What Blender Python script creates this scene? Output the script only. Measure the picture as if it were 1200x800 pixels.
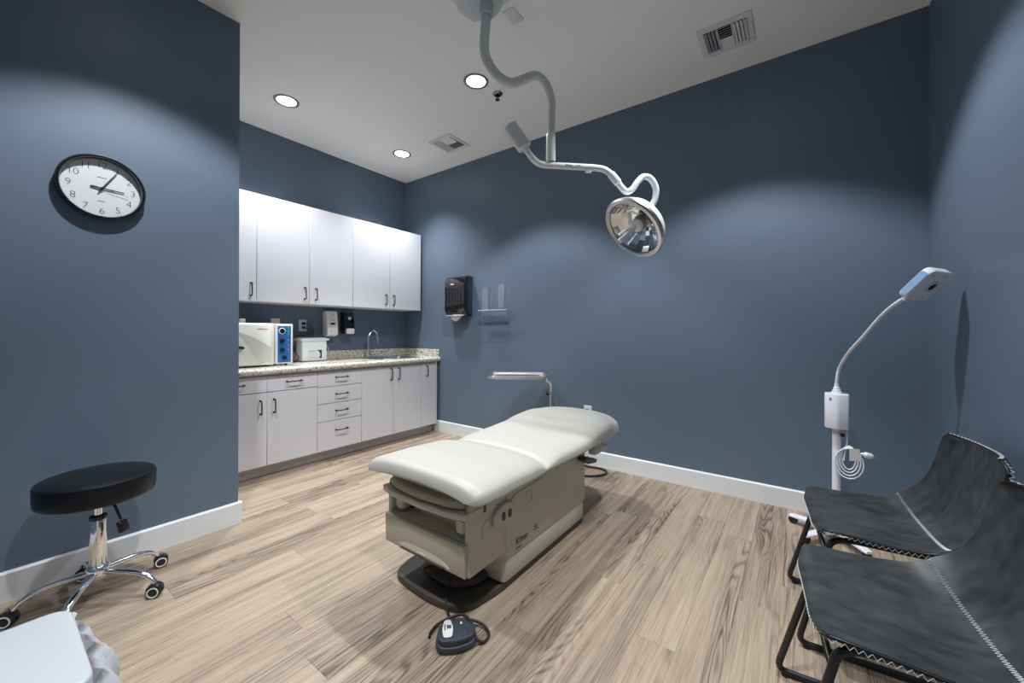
import bpy, bmesh, math, random
from mathutils import Vector, Matrix
R = math.radians
PI = math.pi
C = bpy.context.scene.collection
for o in list(bpy.data.objects): bpy.data.objects.remove(o)
random.seed(7)
# ------------------------------------------------------------------ camera, world, exposure, lights
YAW = R(36.2)
cam = bpy.data.cameras.new('camera'); co = bpy.data.objects.new('camera', cam); C.objects.link(co)
cam.sensor_width = 36; cam.lens = 460 / 1200 * 36
cam.shift_y = -11.7 / 1200
cam.clip_start = .01
co.matrix_world = Matrix.Translation((0, 0, 1.175)) @ Matrix.Rotation(YAW, 4, 'Z') @ Matrix.Rotation(R(90), 4, 'X') @ Matrix.Rotation(R(.22), 4, 'Z')
bpy.context.scene.camera = co
sc = bpy.context.scene
sc.view_settings.view_transform = 'Standard'; sc.view_settings.look = 'None'
sc.view_settings.gamma = 1; sc.view_settings.use_curve_mapping = False
sc.view_settings.exposure = 1.12
w = bpy.data.worlds.new('world'); sc.world = w; w.use_nodes = True
w.node_tree.nodes['Background'].inputs[0].default_value = (.7, .8, 1, 1)
w.node_tree.nodes['Background'].inputs[1].default_value = .05
LAMP_W = 78.0; LAMP_CONE = 105; LAMP_COL = (.93, .97, 1.0)
sc.cycles.transparent_max_bounces = 24
LIGHTS = [(-3.385, 1.495), (-3.40, 2.66), (-1.963, 2.213), (-.27, 2.213), (-1.963, .50), (-.27, .50)]
H3 = 3.05

# ------------------------------------------------------------------ materials
def mat(name, col=(.8, .8, .8), rough=.5, metal=0., spec=.5, coat=0., emis=None, es=0.):
    m = bpy.data.materials.new(name); m.use_nodes = True
    b = m.node_tree.nodes['Principled BSDF']
    b.inputs['Base Color'].default_value = (*col, 1)
    b.inputs['Roughness'].default_value = rough
    b.inputs['Metallic'].default_value = metal
    b.inputs['Specular IOR Level'].default_value = spec
    b.inputs['Coat Weight'].default_value = coat
    if emis:
        b.inputs['Emission Color'].default_value = (*emis, 1); b.inputs['Emission Strength'].default_value = es
    return m
def nodes(m): return m.node_tree.nodes, m.node_tree.links, m.node_tree.nodes['Principled BSDF']
def noisy(m, scale=200, strength=.05, var=0., vscale=4, dist=.001, stretch=(1, 1, 1)):
    """fine procedural relief, and a slight mottling of the colour"""
    N, L, b = nodes(m)
    tc = N.new('ShaderNodeTexCoord'); mp = N.new('ShaderNodeMapping'); mp.inputs['Scale'].default_value = stretch
    L.new(tc.outputs['Object'], mp.inputs['Vector'])
    n = N.new('ShaderNodeTexNoise'); n.inputs['Scale'].default_value = scale; n.inputs['Detail'].default_value = 3
    L.new(mp.outputs[0], n.inputs['Vector'])
    bp = N.new('ShaderNodeBump'); bp.inputs['Strength'].default_value = strength; bp.inputs['Distance'].default_value = dist
    L.new(n.outputs['Fac'], bp.inputs['Height']); L.new(bp.outputs[0], b.inputs['Normal'])
    if var:
        n2 = N.new('ShaderNodeTexNoise'); n2.inputs['Scale'].default_value = vscale; n2.inputs['Detail'].default_value = 5
        L.new(mp.outputs[0], n2.inputs['Vector'])
        mx = N.new('ShaderNodeMix'); mx.data_type = 'RGBA'
        c = b.inputs['Base Color'].default_value[:3]
        mx.inputs['A'].default_value = (*[k * (1 - var) for k in c], 1); mx.inputs['B'].default_value = (*[min(1, k * (1 + var)) for k in c], 1)
        L.new(n2.outputs['Fac'], mx.inputs['Factor']); L.new(mx.outputs['Result'], b.inputs['Base Color'])
    return m
WALL = noisy(mat('blue_wall_paint', (.118, .160, .218), .42, spec=.4), 260, .12, .03, 1.5, .0015)
CEIL = noisy(mat('ceiling_paint', (.92, .91, .885), .8), 120, .1, .01, 2)
TRIM = noisy(mat('white_trim_paint', (.74, .75, .76), .35), 90, .03)
CAB = noisy(mat('white_laminate', (.73, .72, .755), .32), 60, .02, .01, 3)
CABIN = mat('cabinet_edge', (.62, .60, .60), .45)
KICK = noisy(mat('toe_kick_laminate', (.55, .50, .50), .5), 80, .03)
BRONZE = noisy(mat('dark_bronze', (.045, .038, .034), .35, .8), 200, .03)
CHROME = noisy(mat('chrome', (.90, .91, .93), .10, 1.), 30, .01)
STEEL = noisy(mat('brushed_steel', (.62, .62, .63), .28, 1.), 300, .06, 0, 4, .001, (1, 12, 1))
BLKLEATH = noisy(mat('black_vinyl', (.0045, .005, .0065), .36, spec=.35), 350, .12)
BLKPL = noisy(mat('black_plastic', (.012, .012, .014), .3), 200, .05)
BLKRUB = noisy(mat('black_rubber', (.015, .015, .018), .55), 200, .08)
BLKGLOSS = noisy(mat('black_gloss_plastic', (.008, .009, .011), .1, coat=.5), 20, .01)
WHPL = noisy(mat('white_plastic', (.80, .81, .83), .35), 150, .03)
WHPL2 = noisy(mat('lamp_white_plastic', (.82, .82, .88), .33), 150, .03)
CREAMPL = noisy(mat('cream_plastic', (.74, .73, .68), .4), 150, .03)
LTGREY = noisy(mat('light_grey_enamel', (.58, .62, .63), .3), 100, .03)
LTWHITE = noisy(mat('white_enamel', (.76, .78, .76), .25), 100, .03)
TABLE = noisy(mat('taupe_moulded_plastic', (.55, .53, .46), .42), 500, .15, .02, 3, .0006)
TABLED = noisy(mat('taupe_drawer_plastic', (.52, .485, .38), .42), 500, .15, .02, 3, .0006)
TABSH = noisy(mat('dark_brown_base_plastic', (.060, .052, .043), .45), 400, .12)
CUSH = noisy(mat('ivory_vinyl', (.485, .468, .42), .40), 420, .10, .015, 5, .0008)
CUSHT = noisy(mat('taupe_vinyl', (.40, .375, .285), .42), 420, .1)
NAVY = noisy(mat('slate_blue_plastic', (.040, .047, .066), .45), 150, .1, .25, 25)
WHITE = mat('white_print', (.70, .70, .70), .5)
INK = mat('black_print', (.02, .02, .02), .6)
INKBR = mat('brown_print', (.07, .045, .035), .6)
RED = mat('red_print', (.62, .05, .03), .5)
ORANGE = mat('orange_print', (1.0, .22, .02), .5)
BLUE = noisy(mat('blue_panel_print', (.022, .13, .37), .35), 40, .02, .25, 18)
LBLUE = mat('pale_blue_panel', (.30, .52, .80), .25)
GREEN = mat('green_switch', (.02, .42, .28), .3)
PAPER = noisy(mat('white_paper', (.82, .80, .74), .8), 80, .1)
BAG = noisy(mat('white_bag_film', (.82, .84, .88), .28), 18, .6, 0, 4, .006)
DUCTSHADE = mat('painted_duct_shade', (.006, .006, .007), .8)
STITCH = mat('pale_thread', (.66, .66, .66), .7)
LCD = mat('grey_display', (.10, .11, .10), .2)
LENS = mat('lit_diffuser', (1, 1, 1), .5, emis=(1, .985, .96), es=5.0)

def granite():
    m = mat('speckled_granite', (.7, .67, .6), .22, coat=.3); N, L, b = nodes(m)
    tc = N.new('ShaderNodeTexCoord')
    n = N.new('ShaderNodeTexNoise'); n.inputs['Scale'].default_value = 48; n.inputs['Detail'].default_value = 5; n.inputs['Roughness'].default_value = .75
    L.new(tc.outputs['Object'], n.inputs['Vector'])
    r = N.new('ShaderNodeValToRGB'); e = r.color_ramp.elements
    e[0].position = .28; e[0].color = (.03, .028, .03, 1)
    e[1].position = .62; e[1].color = (.80, .77, .68, 1)
    for p, c in ((.37, (.11, .09, .07, 1)), (.43, (.36, .31, .24, 1)), (.48, (.66, .63, .54, 1))):
        x = e.new(p); x.color = c
    L.new(n.outputs['Fac'], r.inputs['Fac'])
    v = N.new('ShaderNodeTexVoronoi'); v.inputs['Scale'].default_value = 90
    L.new(tc.outputs['Object'], v.inputs['Vector'])
    gt = N.new('ShaderNodeMath'); gt.operation = 'LESS_THAN'; gt.inputs[1].default_value = .16
    L.new(v.outputs['Distance'], gt.inputs[0])
    mx = N.new('ShaderNodeMix'); mx.data_type = 'RGBA'; mx.inputs['B'].default_value = (.05, .045, .05, 1)
    L.new(gt.outputs[0], mx.inputs['Factor']); L.new(r.outputs[0], mx.inputs['A']); L.new(mx.outputs['Result'], b.inputs['Base Color'])
    return m
GRANITE = granite()

def leather():
    m = mat('grey_distressed_leather', (.05, .055, .06), .38, spec=.65); N, L, b = nodes(m)
    tc = N.new('ShaderNodeTexCoord')
    n = N.new('ShaderNodeTexNoise'); n.inputs['Scale'].default_value = 6; n.inputs['Detail'].default_value = 10; n.inputs['Roughness'].default_value = .72
    L.new(tc.outputs['Object'], n.inputs['Vector'])
    mp = N.new('ShaderNodeMapping'); mp.inputs['Scale'].default_value = (7, 14, 10); mp.inputs['Rotation'].default_value = (0, 0, .6)
    L.new(tc.outputs['Object'], mp.inputs['Vector'])
    n2 = N.new('ShaderNodeTexNoise'); n2.inputs['Scale'].default_value = 2; n2.inputs['Detail'].default_value = 8
    L.new(mp.outputs[0], n2.inputs['Vector'])
    ad = N.new('ShaderNodeMath'); ad.operation = 'ADD'; L.new(n.outputs['Fac'], ad.inputs[0]); L.new(n2.outputs['Fac'], ad.inputs[1])
    r = N.new('ShaderNodeValToRGB'); e = r.color_ramp.elements
    e[0].position = .72; e[0].color = (.017, .019, .020, 1); e[1].position = 1.35; e[1].color = (.060, .065, .065, 1)
    # ramp input range is 0..1: halve
    hf = N.new('ShaderNodeMath'); hf.operation = 'MULTIPLY'; hf.inputs[1].default_value = .5; L.new(ad.outputs[0], hf.inputs[0])
    e[0].position = .40; e[1].position = .72
    L.new(hf.outputs[0], r.inputs['Fac']); L.new(r.outputs[0], b.inputs['Base Color'])
    n3 = N.new('ShaderNodeTexNoise'); n3.inputs['Scale'].default_value = 180; L.new(tc.outputs['Object'], n3.inputs['Vector'])
    bp = N.new('ShaderNodeBump'); bp.inputs['Strength'].default_value = .12; bp.inputs['Distance'].default_value = .001
    L.new(n3.outputs['Fac'], bp.inputs['Height']); L.new(bp.outputs[0], b.inputs['Normal'])
    mr = N.new('ShaderNodeMapRange'); mr.inputs['To Min'].default_value = .30; mr.inputs['To Max'].default_value = .52
    L.new(n.outputs['Fac'], mr.inputs['Value']); L.new(mr.outputs[0], b.inputs['Roughness'])
    return m
LEATHER = leather()

def oak():
    m = mat('oak_vinyl_plank', (.5, .4, .3), .42, spec=.4); N, L, b = nodes(m)
    tc = N.new('ShaderNodeTexCoord'); oi = N.new('ShaderNodeObjectInfo')
    sh = N.new('ShaderNodeVectorMath'); sh.operation = 'SCALE'; sh.inputs[0].default_value = (37, 91, 53); L.new(oi.outputs['Random'], sh.inputs['Scale'])
    ad = N.new('ShaderNodeVectorMath'); ad.operation = 'ADD'; L.new(tc.outputs['Object'], ad.inputs[0]); L.new(sh.outputs[0], ad.inputs[1])
    def noise(scale, vec, detail=4, rough=.55, dist=0.):
        mp = N.new('ShaderNodeMapping'); mp.inputs['Scale'].default_value = vec; L.new(ad.outputs[0], mp.inputs['Vector'])
        n = N.new('ShaderNodeTexNoise'); n.inputs['Scale'].default_value = scale; n.inputs['Detail'].default_value = detail
        n.inputs['Roughness'].default_value = rough; n.inputs['Distortion'].default_value = dist
        L.new(mp.outputs[0], n.inputs['Vector']); return n.outputs['Fac']
    def mth(op, a, bb=None, c=None):
        x = N.new('ShaderNodeMath'); x.operation = op
        for i, k in enumerate((a, bb, c)):
            if k is None: continue
            if hasattr(k, 'is_linked'): L.new(k, x.inputs[i])
            else: x.inputs[i].default_value = k
        return x.outputs[0]
    cath = noise(1.0, (7.0, .62, 1), 2.0, .42, .12)                # broad field whose contours draw the cathedral rings
    ring = mth('SINE', mth('MULTIPLY', cath, 190.0))
    ring = mth('MULTIPLY', mth('ADD', ring, 1.0), .5)
    ring = mth('POWER', ring, 2.2)
    mask = noise(1.0, (5.0, .8, 1), 2, .5)
    mk = N.new('ShaderNodeMapRange'); mk.inputs['From Min'].default_value = .47; mk.inputs['From Max'].default_value = .60; L.new(mask, mk.inputs['Value'])
    ringm = mth('MULTIPLY', ring, mk.outputs[0])
    fine = noise(1.0, (190, 3.2, 1), 5, .65)
    pore = noise(1.0, (420, 11, 1), 3, .6)
    streak = noise(1.0, (26, .8, 1), 4, .6)
    r = N.new('ShaderNodeValToRGB'); e = r.color_ramp.elements
    e[0].position = .28; e[0].color = (.11, .080, .055, 1); e[1].position = .72; e[1].color = (.53, .43, .322, 1)
    x = e.new(.5); x.color = (.375, .29, .21, 1)
    v = mth('ADD', mth('MULTIPLY', streak, .42), mth('MULTIPLY', fine, .58))
    v = mth('ADD', v, mth('MULTIPLY', mth('SUBTRACT', oi.outputs['Random'], .5), .085))
    v = mth('SUBTRACT', v, mth('MULTIPLY', ringm, .15))
    wide = noise(1.0, (9, .7, 1), 2, .5)
    v = mth('ADD', v, mth('MULTIPLY', mth('SUBTRACT', wide, .5), .16))
    v = mth('SUBTRACT', v, mth('MULTIPLY', mk.outputs[0], .02))
    pm = N.new('ShaderNodeMapRange'); pm.inputs['From Min'].default_value = .30; pm.inputs['From Max'].default_value = .42; pm.inputs['To Min'].default_value = -.10; pm.inputs['To Max'].default_value = 0
    L.new(pore, pm.inputs['Value']); v = mth('ADD', v, pm.outputs[0])
    L.new(v, r.inputs['Fac']); L.new(r.outputs[0], b.inputs['Base Color'])
    bp = N.new('ShaderNodeBump'); bp.inputs['Strength'].default_value = .22; bp.inputs['Distance'].default_value = .0012
    L.new(v, bp.inputs['Height']); L.new(bp.outputs[0], b.inputs['Normal'])
    rr = N.new('ShaderNodeMapRange'); rr.inputs['To Min'].default_value = .50; rr.inputs['To Max'].default_value = .36; L.new(v, rr.inputs['Value']); L.new(rr.outputs[0], b.inputs['Roughness'])
    return m
OAK = oak()
def clear(name, op, tint=(1, 1, 1)):
    m = bpy.data.materials.new(name); m.use_nodes = True; N = m.node_tree.nodes; L = m.node_tree.links
    N.remove(N['Principled BSDF']); out = N['Material Output']
    t = N.new('ShaderNodeBsdfTransparent'); t.inputs[0].default_value = (*tint, 1)
    g = N.new('ShaderNodeBsdfGlossy'); g.inputs['Roughness'].default_value = .05; g.inputs['Color'].default_value = (.9, .95, 1, 1)
    mx = N.new('ShaderNodeMixShader'); mx.inputs[0].default_value = op
    L.new(t.outputs[0], mx.inputs[1]); L.new(g.outputs[0], mx.inputs[2]); L.new(mx.outputs[0], out.inputs[0])
    return m
ACRYL = clear('clear_acrylic', .04, (.97, .98, .985))
ACRYL2 = mat('milky_acrylic_edge', (.62, .70, .78), .25)
ACRYL3 = clear('frosted_acrylic', .22, (.86, .90, .94))
GLASS = clear('clear_glass', .03, (.99, .99, 1))
MIRROR = noisy(mat('reflector_mirror', (.80, .82, .84), .06, 1.), 20, .01)
DRED = mat('dispenser_smoked_front', (.014, .017, .019), .08, coat=.6)

# ------------------------------------------------------------------ mesh helpers
def new(): return bmesh.new()
def join(bm, other, M=None):
    me = bpy.data.meshes.new('tmp'); other.to_mesh(me)
    if M is not None: me.transform(M)
    bm.from_mesh(me); bpy.data.meshes.remove(me); other.free(); return bm
def box(x0, x1, y0, y1, z0, z1, bev=.0, seg=2, bm=None):
    b = bmesh.new(); bmesh.ops.create_cube(b, size=1)
    bmesh.ops.scale(b, vec=(x1 - x0, y1 - y0, z1 - z0), verts=b.verts)
    bmesh.ops.translate(b, vec=((x0 + x1) / 2, (y0 + y1) / 2, (z0 + z1) / 2), verts=b.verts)
    if bev: bmesh.ops.bevel(b, geom=list(b.edges), offset=bev, segments=seg, profile=.5, affect='EDGES')
    if bm is None: return b
    return join(bm, b)
def spline(pts, n=8):
    P = [Vector(p) for p in pts]; out = []
    for i in range(len(P) - 1):
        p0 = P[max(i - 1, 0)]; p1 = P[i]; p2 = P[i + 1]; p3 = P[min(i + 2, len(P) - 1)]
        for k in range(n):
            t = k / n
            out.append(.5 * ((2 * p1) + (-p0 + p2) * t + (2 * p0 - 5 * p1 + 4 * p2 - p3) * t * t + (-p0 + 3 * p1 - 3 * p2 + p3) * t ** 3))
    out.append(P[-1]); return out
def fillet(pts, r, n=6, closed=False):
    """polyline with rounded corners"""
    P = [Vector(p) for p in pts]; out = []; N = len(P)
    for i in range(N):
        if not closed and i in (0, N - 1): out.append(P[i]); continue
        a, b, c = P[i - 1], P[i], P[(i + 1) % N]
        d1 = (a - b); d2 = (c - b); rr = min(r, d1.length * .49, d2.length * .49)
        s = b + d1.normalized() * rr; e = b + d2.normalized() * rr
        for k in range(n + 1):
            t = k / n; out.append((1 - t) ** 2 * s + 2 * t * (1 - t) * b + t * t * e)
    return out
def tube(pts, r, sides=12, closed=False, bm=None, flat=1., cap=True):
    """sweep a circle (radius r or list) along the points; flat squashes it across"""
    P = [Vector(p) for p in pts]; b = bmesh.new(); n = len(P); rings = []
    rr = r if isinstance(r, (list, tuple)) else [r] * n
    T = []
    for i in range(n):
        if closed: t = P[(i + 1) % n] - P[i - 1]
        else: t = P[min(i + 1, n - 1)] - P[max(i - 1, 0)]
        T.append(t.normalized() if t.length > 1e-9 else Vector((0, 0, 1)))
    up = Vector((0, 0, 1)) if abs(T[0].z) < .9 else Vector((1, 0, 0))
    u = (up - T[0] * up.dot(T[0])).normalized()
    for i in range(n):
        u = (u - T[i] * u.dot(T[i])); u.normalize(); v = T[i].cross(u)
        rings.append([b.verts.new(P[i] + u * math.cos(2 * PI * k / sides) * rr[i] * flat + v * math.sin(2 * PI * k / sides) * rr[i]) for k in range(sides)])
    m = n if closed else n - 1
    for i in range(m):
        A = rings[i]; B = rings[(i + 1) % n]
        for k in range(sides):
            b.faces.new((A[k], A[(k + 1) % sides], B[(k + 1) % sides], B[k]))
    if not closed and cap:
        b.faces.new(rings[0][::-1]); b.faces.new(rings[-1])
    if bm is None: return b
    return join(bm, b)
def lathe(prof, sides=32, M=None, bm=None, flat=False):
    """prof: list of (r, z) about z"""
    b = bmesh.new(); rings = []
    for r_, z in prof:
        if r_ < 1e-6: rings.append([b.verts.new((0, 0, z))])
        else: rings.append([b.verts.new((r_ * math.cos(2 * PI * k / sides), r_ * math.sin(2 * PI * k / sides), z)) for k in range(sides)])
    for A, B in zip(rings, rings[1:]):
        for k in range(sides):
            k2 = (k + 1) % sides
            if len(A) == 1 and len(B) == 1: continue
            if len(A) == 1: b.faces.new((A[0], B[k], B[k2]))
            elif len(B) == 1: b.faces.new((A[k], B[0], A[k2]))
            else: b.faces.new((A[k], B[k], B[k2], A[k2]))
    bmesh.ops.recalc_face_normals(b, faces=b.faces)
    if M is not None: bmesh.ops.transform(b, matrix=M, verts=b.verts)
    if bm is None: return b
    return join(bm, b)
def axis(p, d, up=(0, 0, 1)):
    """matrix whose z axis points along d at p"""
    z = Vector(d).normalized(); u = Vector(up)
    if abs(z.dot(u)) > .95: u = Vector((1, 0, 0))
    x = u.cross(z).normalized(); y = z.cross(x)
    return Matrix(((x.x, y.x, z.x, p[0]), (x.y, y.y, z.y, p[1]), (x.z, y.z, z.z, p[2]), (0, 0, 0, 1)))
def frame(o, x, y):
    x = Vector(x).normalized(); y = Vector(y); y = (y - x * y.dot(x)).normalized(); z = x.cross(y)
    return Matrix(((x.x, y.x, z.x, o[0]), (x.y, y.y, z.y, o[1]), (x.z, y.z, z.z, o[2]), (0, 0, 0, 1)))
def cyl(p0, p1, r, sides=16, bm=None, r2=None, bev=0):
    p0 = Vector(p0); p1 = Vector(p1); h = (p1 - p0).length; r2 = r if r2 is None else r2
    pr = [(0, 0), (r - bev, 0), (r, bev), (r2, h - bev), (r2 - bev, h), (0, h)] if bev else [(0, 0), (r, 0), (r2, h), (0, h)]
    return lathe(pr, sides, axis(p0, p1 - p0), bm)
def prism(poly, h, M=None, bev=0, seg=2, bm=None):
    """outline in xy (counter-clockwise), extruded h along z"""
    b = bmesh.new(); vs = [b.verts.new((x, y, 0)) for x, y in poly]; f = b.faces.new(vs)
    r_ = bmesh.ops.extrude_face_region(b, geom=[f]); up = [g for g in r_['geom'] if isinstance(g, bmesh.types.BMVert)]
    bmesh.ops.translate(b, vec=(0, 0, h), verts=up)
    bmesh.ops.recalc_face_normals(b, faces=b.faces)
    if bev:
        ed = [e for e in b.edges if len(e.link_faces) == 2 and e.calc_face_angle(0) > .9]
        bmesh.ops.bevel(b, geom=ed, offset=bev, segments=seg, profile=.5, affect='EDGES')
    if M is not None: bmesh.ops.transform(b, matrix=M, verts=b.verts)
    if bm is None: return b
    return join(bm, b)
def rrect(w_, h_, r, n=5, cx=0, cy=0):
    out = []
    for sx, sy, a0 in ((1, 1, 0), (-1, 1, 90), (-1, -1, 180), (1, -1, 270)):
        for k in range(n + 1):
            a = R(a0 + 90 * k / n); out.append((cx + sx * (w_ / 2 - r) + r * math.cos(a), cy + sy * (h_ / 2 - r) + r * math.sin(a)))
    return out

ROOT = {}
def obj(name, bm, m, parent=None, label=None, ang=38, local=False, kind=None):
    if parent is not None and not local and parent.name in ROOT:
        bmesh.ops.transform(bm, matrix=ROOT[parent.name].inverted(), verts=bm.verts)
    for f in bm.faces: f.smooth = True
    for e in bm.edges:
        e.smooth = not (len(e.link_faces) == 2 and e.calc_face_angle(0) > R(ang)) if len(e.link_faces) == 2 else False
    me = bpy.data.meshes.new(name); bm.to_mesh(me); bm.free(); me.materials.append(m)
    o = bpy.data.objects.new(name, me); C.objects.link(o)
    if parent is not None:
        o.parent = parent
        if parent.name in ROOT: ROOT[o.name] = ROOT[parent.name]
    else: ROOT[o.name] = Matrix.Identity(4)
    if label: o['label'] = label
    if kind: o['kind'] = kind
    return o
def thing(name, label, cat, loc=(0, 0, 0), rotz=0, group=None):
    o = bpy.data.objects.new(name, None); C.objects.link(o); o.empty_display_size = .1
    o.location = loc; o.rotation_euler = (0, 0, rotz); o['label'] = label; o['category'] = cat
    if group: o['group'] = group
    ROOT[o.name] = Matrix.Translation(loc) @ Matrix.Rotation(rotz, 4, 'Z'); return o
def struct(name, bm, m, ang=30): return obj(name, bm, m, None, None, ang, kind='structure')
def copy_tree(o, parent=None):
    c = o.copy(); C.objects.link(c)
    if parent is not None: c.parent = parent
    for ch in list(o.children): copy_tree(ch, c)
    return c
def text_bm(s, size, thin=0., extrude=.0004, align='CENTER', sx=1., shear=0., space=1.):
    cu = bpy.data.curves.new('t', 'FONT'); cu.body = s; cu.size = size; cu.align_x = align; cu.align_y = 'CENTER'
    cu.extrude = extrude; cu.offset = thin; cu.resolution_u = 3; cu.shear = shear; cu.space_character = space
    o = bpy.data.objects.new('t', cu); me = bpy.data.meshes.new_from_object(o)
    b = bmesh.new(); b.from_mesh(me); bmesh.ops.scale(b, vec=(sx, 1, 1), verts=b.verts)
    bpy.data.objects.remove(o); bpy.data.curves.remove(cu); bpy.data.meshes.remove(me); return b
def tx(b, M): bmesh.ops.transform(b, matrix=M, verts=b.verts); return b

# ------------------------------------------------------------------ the room
XC, XK, XR, YB, YA, YF = -4.04, -2.765, .595, 3.22, .95, -.55
fl = box(XC - .1, XR + .1, YF - .1, YB + .1, -.12, -.006)
floor = struct('floor', fl, mat('floor_underlay', (.09, .07, .05), .8))
W = .152; GAP = .0006
rows = []
x = -.365
while x > XC: x -= W
k0 = round((x + .365) / W); fixed = {-1: 1.52, -2: 2.005, -3: 1.78, 1: 1.985}
plank_cache = {}
def plank_mesh(w_, l_):
    key = (round(w_, 4), round(l_, 4))
    if key in plank_cache: return plank_cache[key]
    a, b_, c = w_ / 2 - GAP / 2, l_ / 2 - GAP / 2, .0010
    v = [(-a, -b_, -.006), (a, -b_, -.006), (a, b_, -.006), (-a, b_, -.006), (-a, -b_, -c * .5), (a, -b_, -c * .5), (a, b_, -c * .5), (-a, b_, -c * .5),
         (-a + c, -b_ + c, 0), (a - c, -b_ + c, 0), (a - c, b_ - c, 0), (-a + c, b_ - c, 0)]
    f = [(3, 2, 1, 0), (0, 1, 5, 4), (1, 2, 6, 5), (2, 3, 7, 6), (3, 0, 4, 7), (4, 5, 9, 8), (5, 6, 10, 9), (6, 7, 11, 10), (7, 4, 8, 11), (8, 9, 10, 11)]
    me = bpy.data.meshes.new('plank'); me.from_pydata(v, [], f); me.materials.append(OAK); plank_cache[key] = me; return me
k = k0
while True:
    xa = -.365 + k * W; xb = xa + W
    if xa >= XR: break
    x0, x1 = max(xa, XC), min(xb, XR)
    off = fixed.get(k, random.uniform(0, 1.22))
    lo = YF if (x0 + x1) / 2 > XK else YA
    y = off - 1.22 * 4
    while y < YB:
        a, b_ = max(y, lo), min(y + 1.22, YB)
        if b_ - a > .02 and x1 - x0 > .01:
            o = bpy.data.objects.new('plank', plank_mesh(x1 - x0, b_ - a)); C.objects.link(o)
            o.location = ((x0 + x1) / 2, (a + b_) / 2, 0); o.parent = floor
        y += 1.22
    k += 1
CEILING = struct('ceiling', box(XC - .1, XR + .1, YF - .1, YB + .1, H3, H3 + .1), CEIL)
struct('wall_back', box(XC, XR, YB, YB + .1, 0, H3), WALL)
struct('wall_right', box(XR, XR + .1, YF, YB + .1, 0, H3), WALL)
struct('wall_cabinet', box(XC - .1, XC, YA - .1, YB + .1, 0, H3), WALL)
struct('wall_left', box(XC, XK, YF - .1, YA, 0, H3), WALL)
struct('wall_front', box(XK, XR + .1, YF - .1, YF, 0, H3), WALL)
def bb_profile(a, b_, nrm, ext0=0, ext1=0, h=.131, t=.016):
    """baseboard along a->b on floor, room side = nrm"""
    a = Vector(a); b_ = Vector(b_); d = (b_ - a).normalized(); a = a - d * ext0; b_ = b_ + d * ext1; n = Vector(nrm)
    pr = [(0, 0), (t, 0), (t, h - .008), (t - .007, h), (0, h)]
    b = bmesh.new(); A = [b.verts.new(a + n * p + Vector((0, 0, q))) for p, q in pr]; B = [b.verts.new(b_ + n * p + Vector((0, 0, q))) for p, q in pr]
    for i in range(5): b.faces.new((A[i], A[(i + 1) % 5], B[(i + 1) % 5], B[i]))
    b.faces.new(A); b.faces.new(B); bmesh.ops.recalc_face_normals(b, faces=b.faces); return b
struct('baseboard_back', bb_profile((-3.50, YB, 0), (XR, YB, 0), (0, -1, 0)), TRIM)
struct('baseboard_right', bb_profile((XR, YF, 0), (XR, YB - .016, 0), (-1, 0, 0)), TRIM)
bl = bb_profile((XK, YF, 0), (XK, YA, 0), (1, 0, 0), 0, .016)
join(bl, bb_profile((XK, YA, 0), (-3.45, YA, 0), (0, 1, 0)))
struct('baseboard_left', bl, TRIM)
struct('baseboard_front', bb_profile((XK + .016, YF, 0), (XR - .016, YF, 0), (0, 1, 0)), TRIM)

# ------------------------------------------------------------------ ceiling fittings
tags = ['round recessed downlight nearest the top of the clock wall, over the counter', 'small recessed downlight farthest back, beside the square air grille',
        'round recessed downlight beside the sprinkler and the bent lamp pole', 'recessed downlight by the right wall, in front of the large air grille',
        'recessed downlight in front of the clock wall', 'recessed downlight directly over the camera corner']
lamps = []
NICKEL = mat('nickel_trim', (.32, .33, .34), .35, .6)
def make_light(x, y, lab):
    t = thing('ceiling_light', lab, 'ceiling light', (x, y, H3), 0, 'recessed ceiling downlights')
    obj('trim_ring', lathe([(.070, -.0015), (.078, -.006), (.092, -.005), (.095, 0), (.093, .0)], 40), NICKEL, t, local=True)
    obj('diffuser', lathe([(0, -.0012), (.072, -.0022), (.072, 0), (0, 0)], 40), LENS, t, local=True)
    la = bpy.data.lights.new('lamp', 'SPOT'); la.shadow_soft_size = .04; la.energy = LAMP_W; la.spot_size = R(LAMP_CONE); la.spot_blend = .85 if x < -3 else .34; la.color = LAMP_COL
    lo = bpy.data.objects.new('lamp', la); C.objects.link(lo); lo.parent = t; lo.location = (0, 0, -.012)
    lamps.append(t)
for (x, y), lab in zip(LIGHTS, tags): make_light(x, y, lab)

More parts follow.
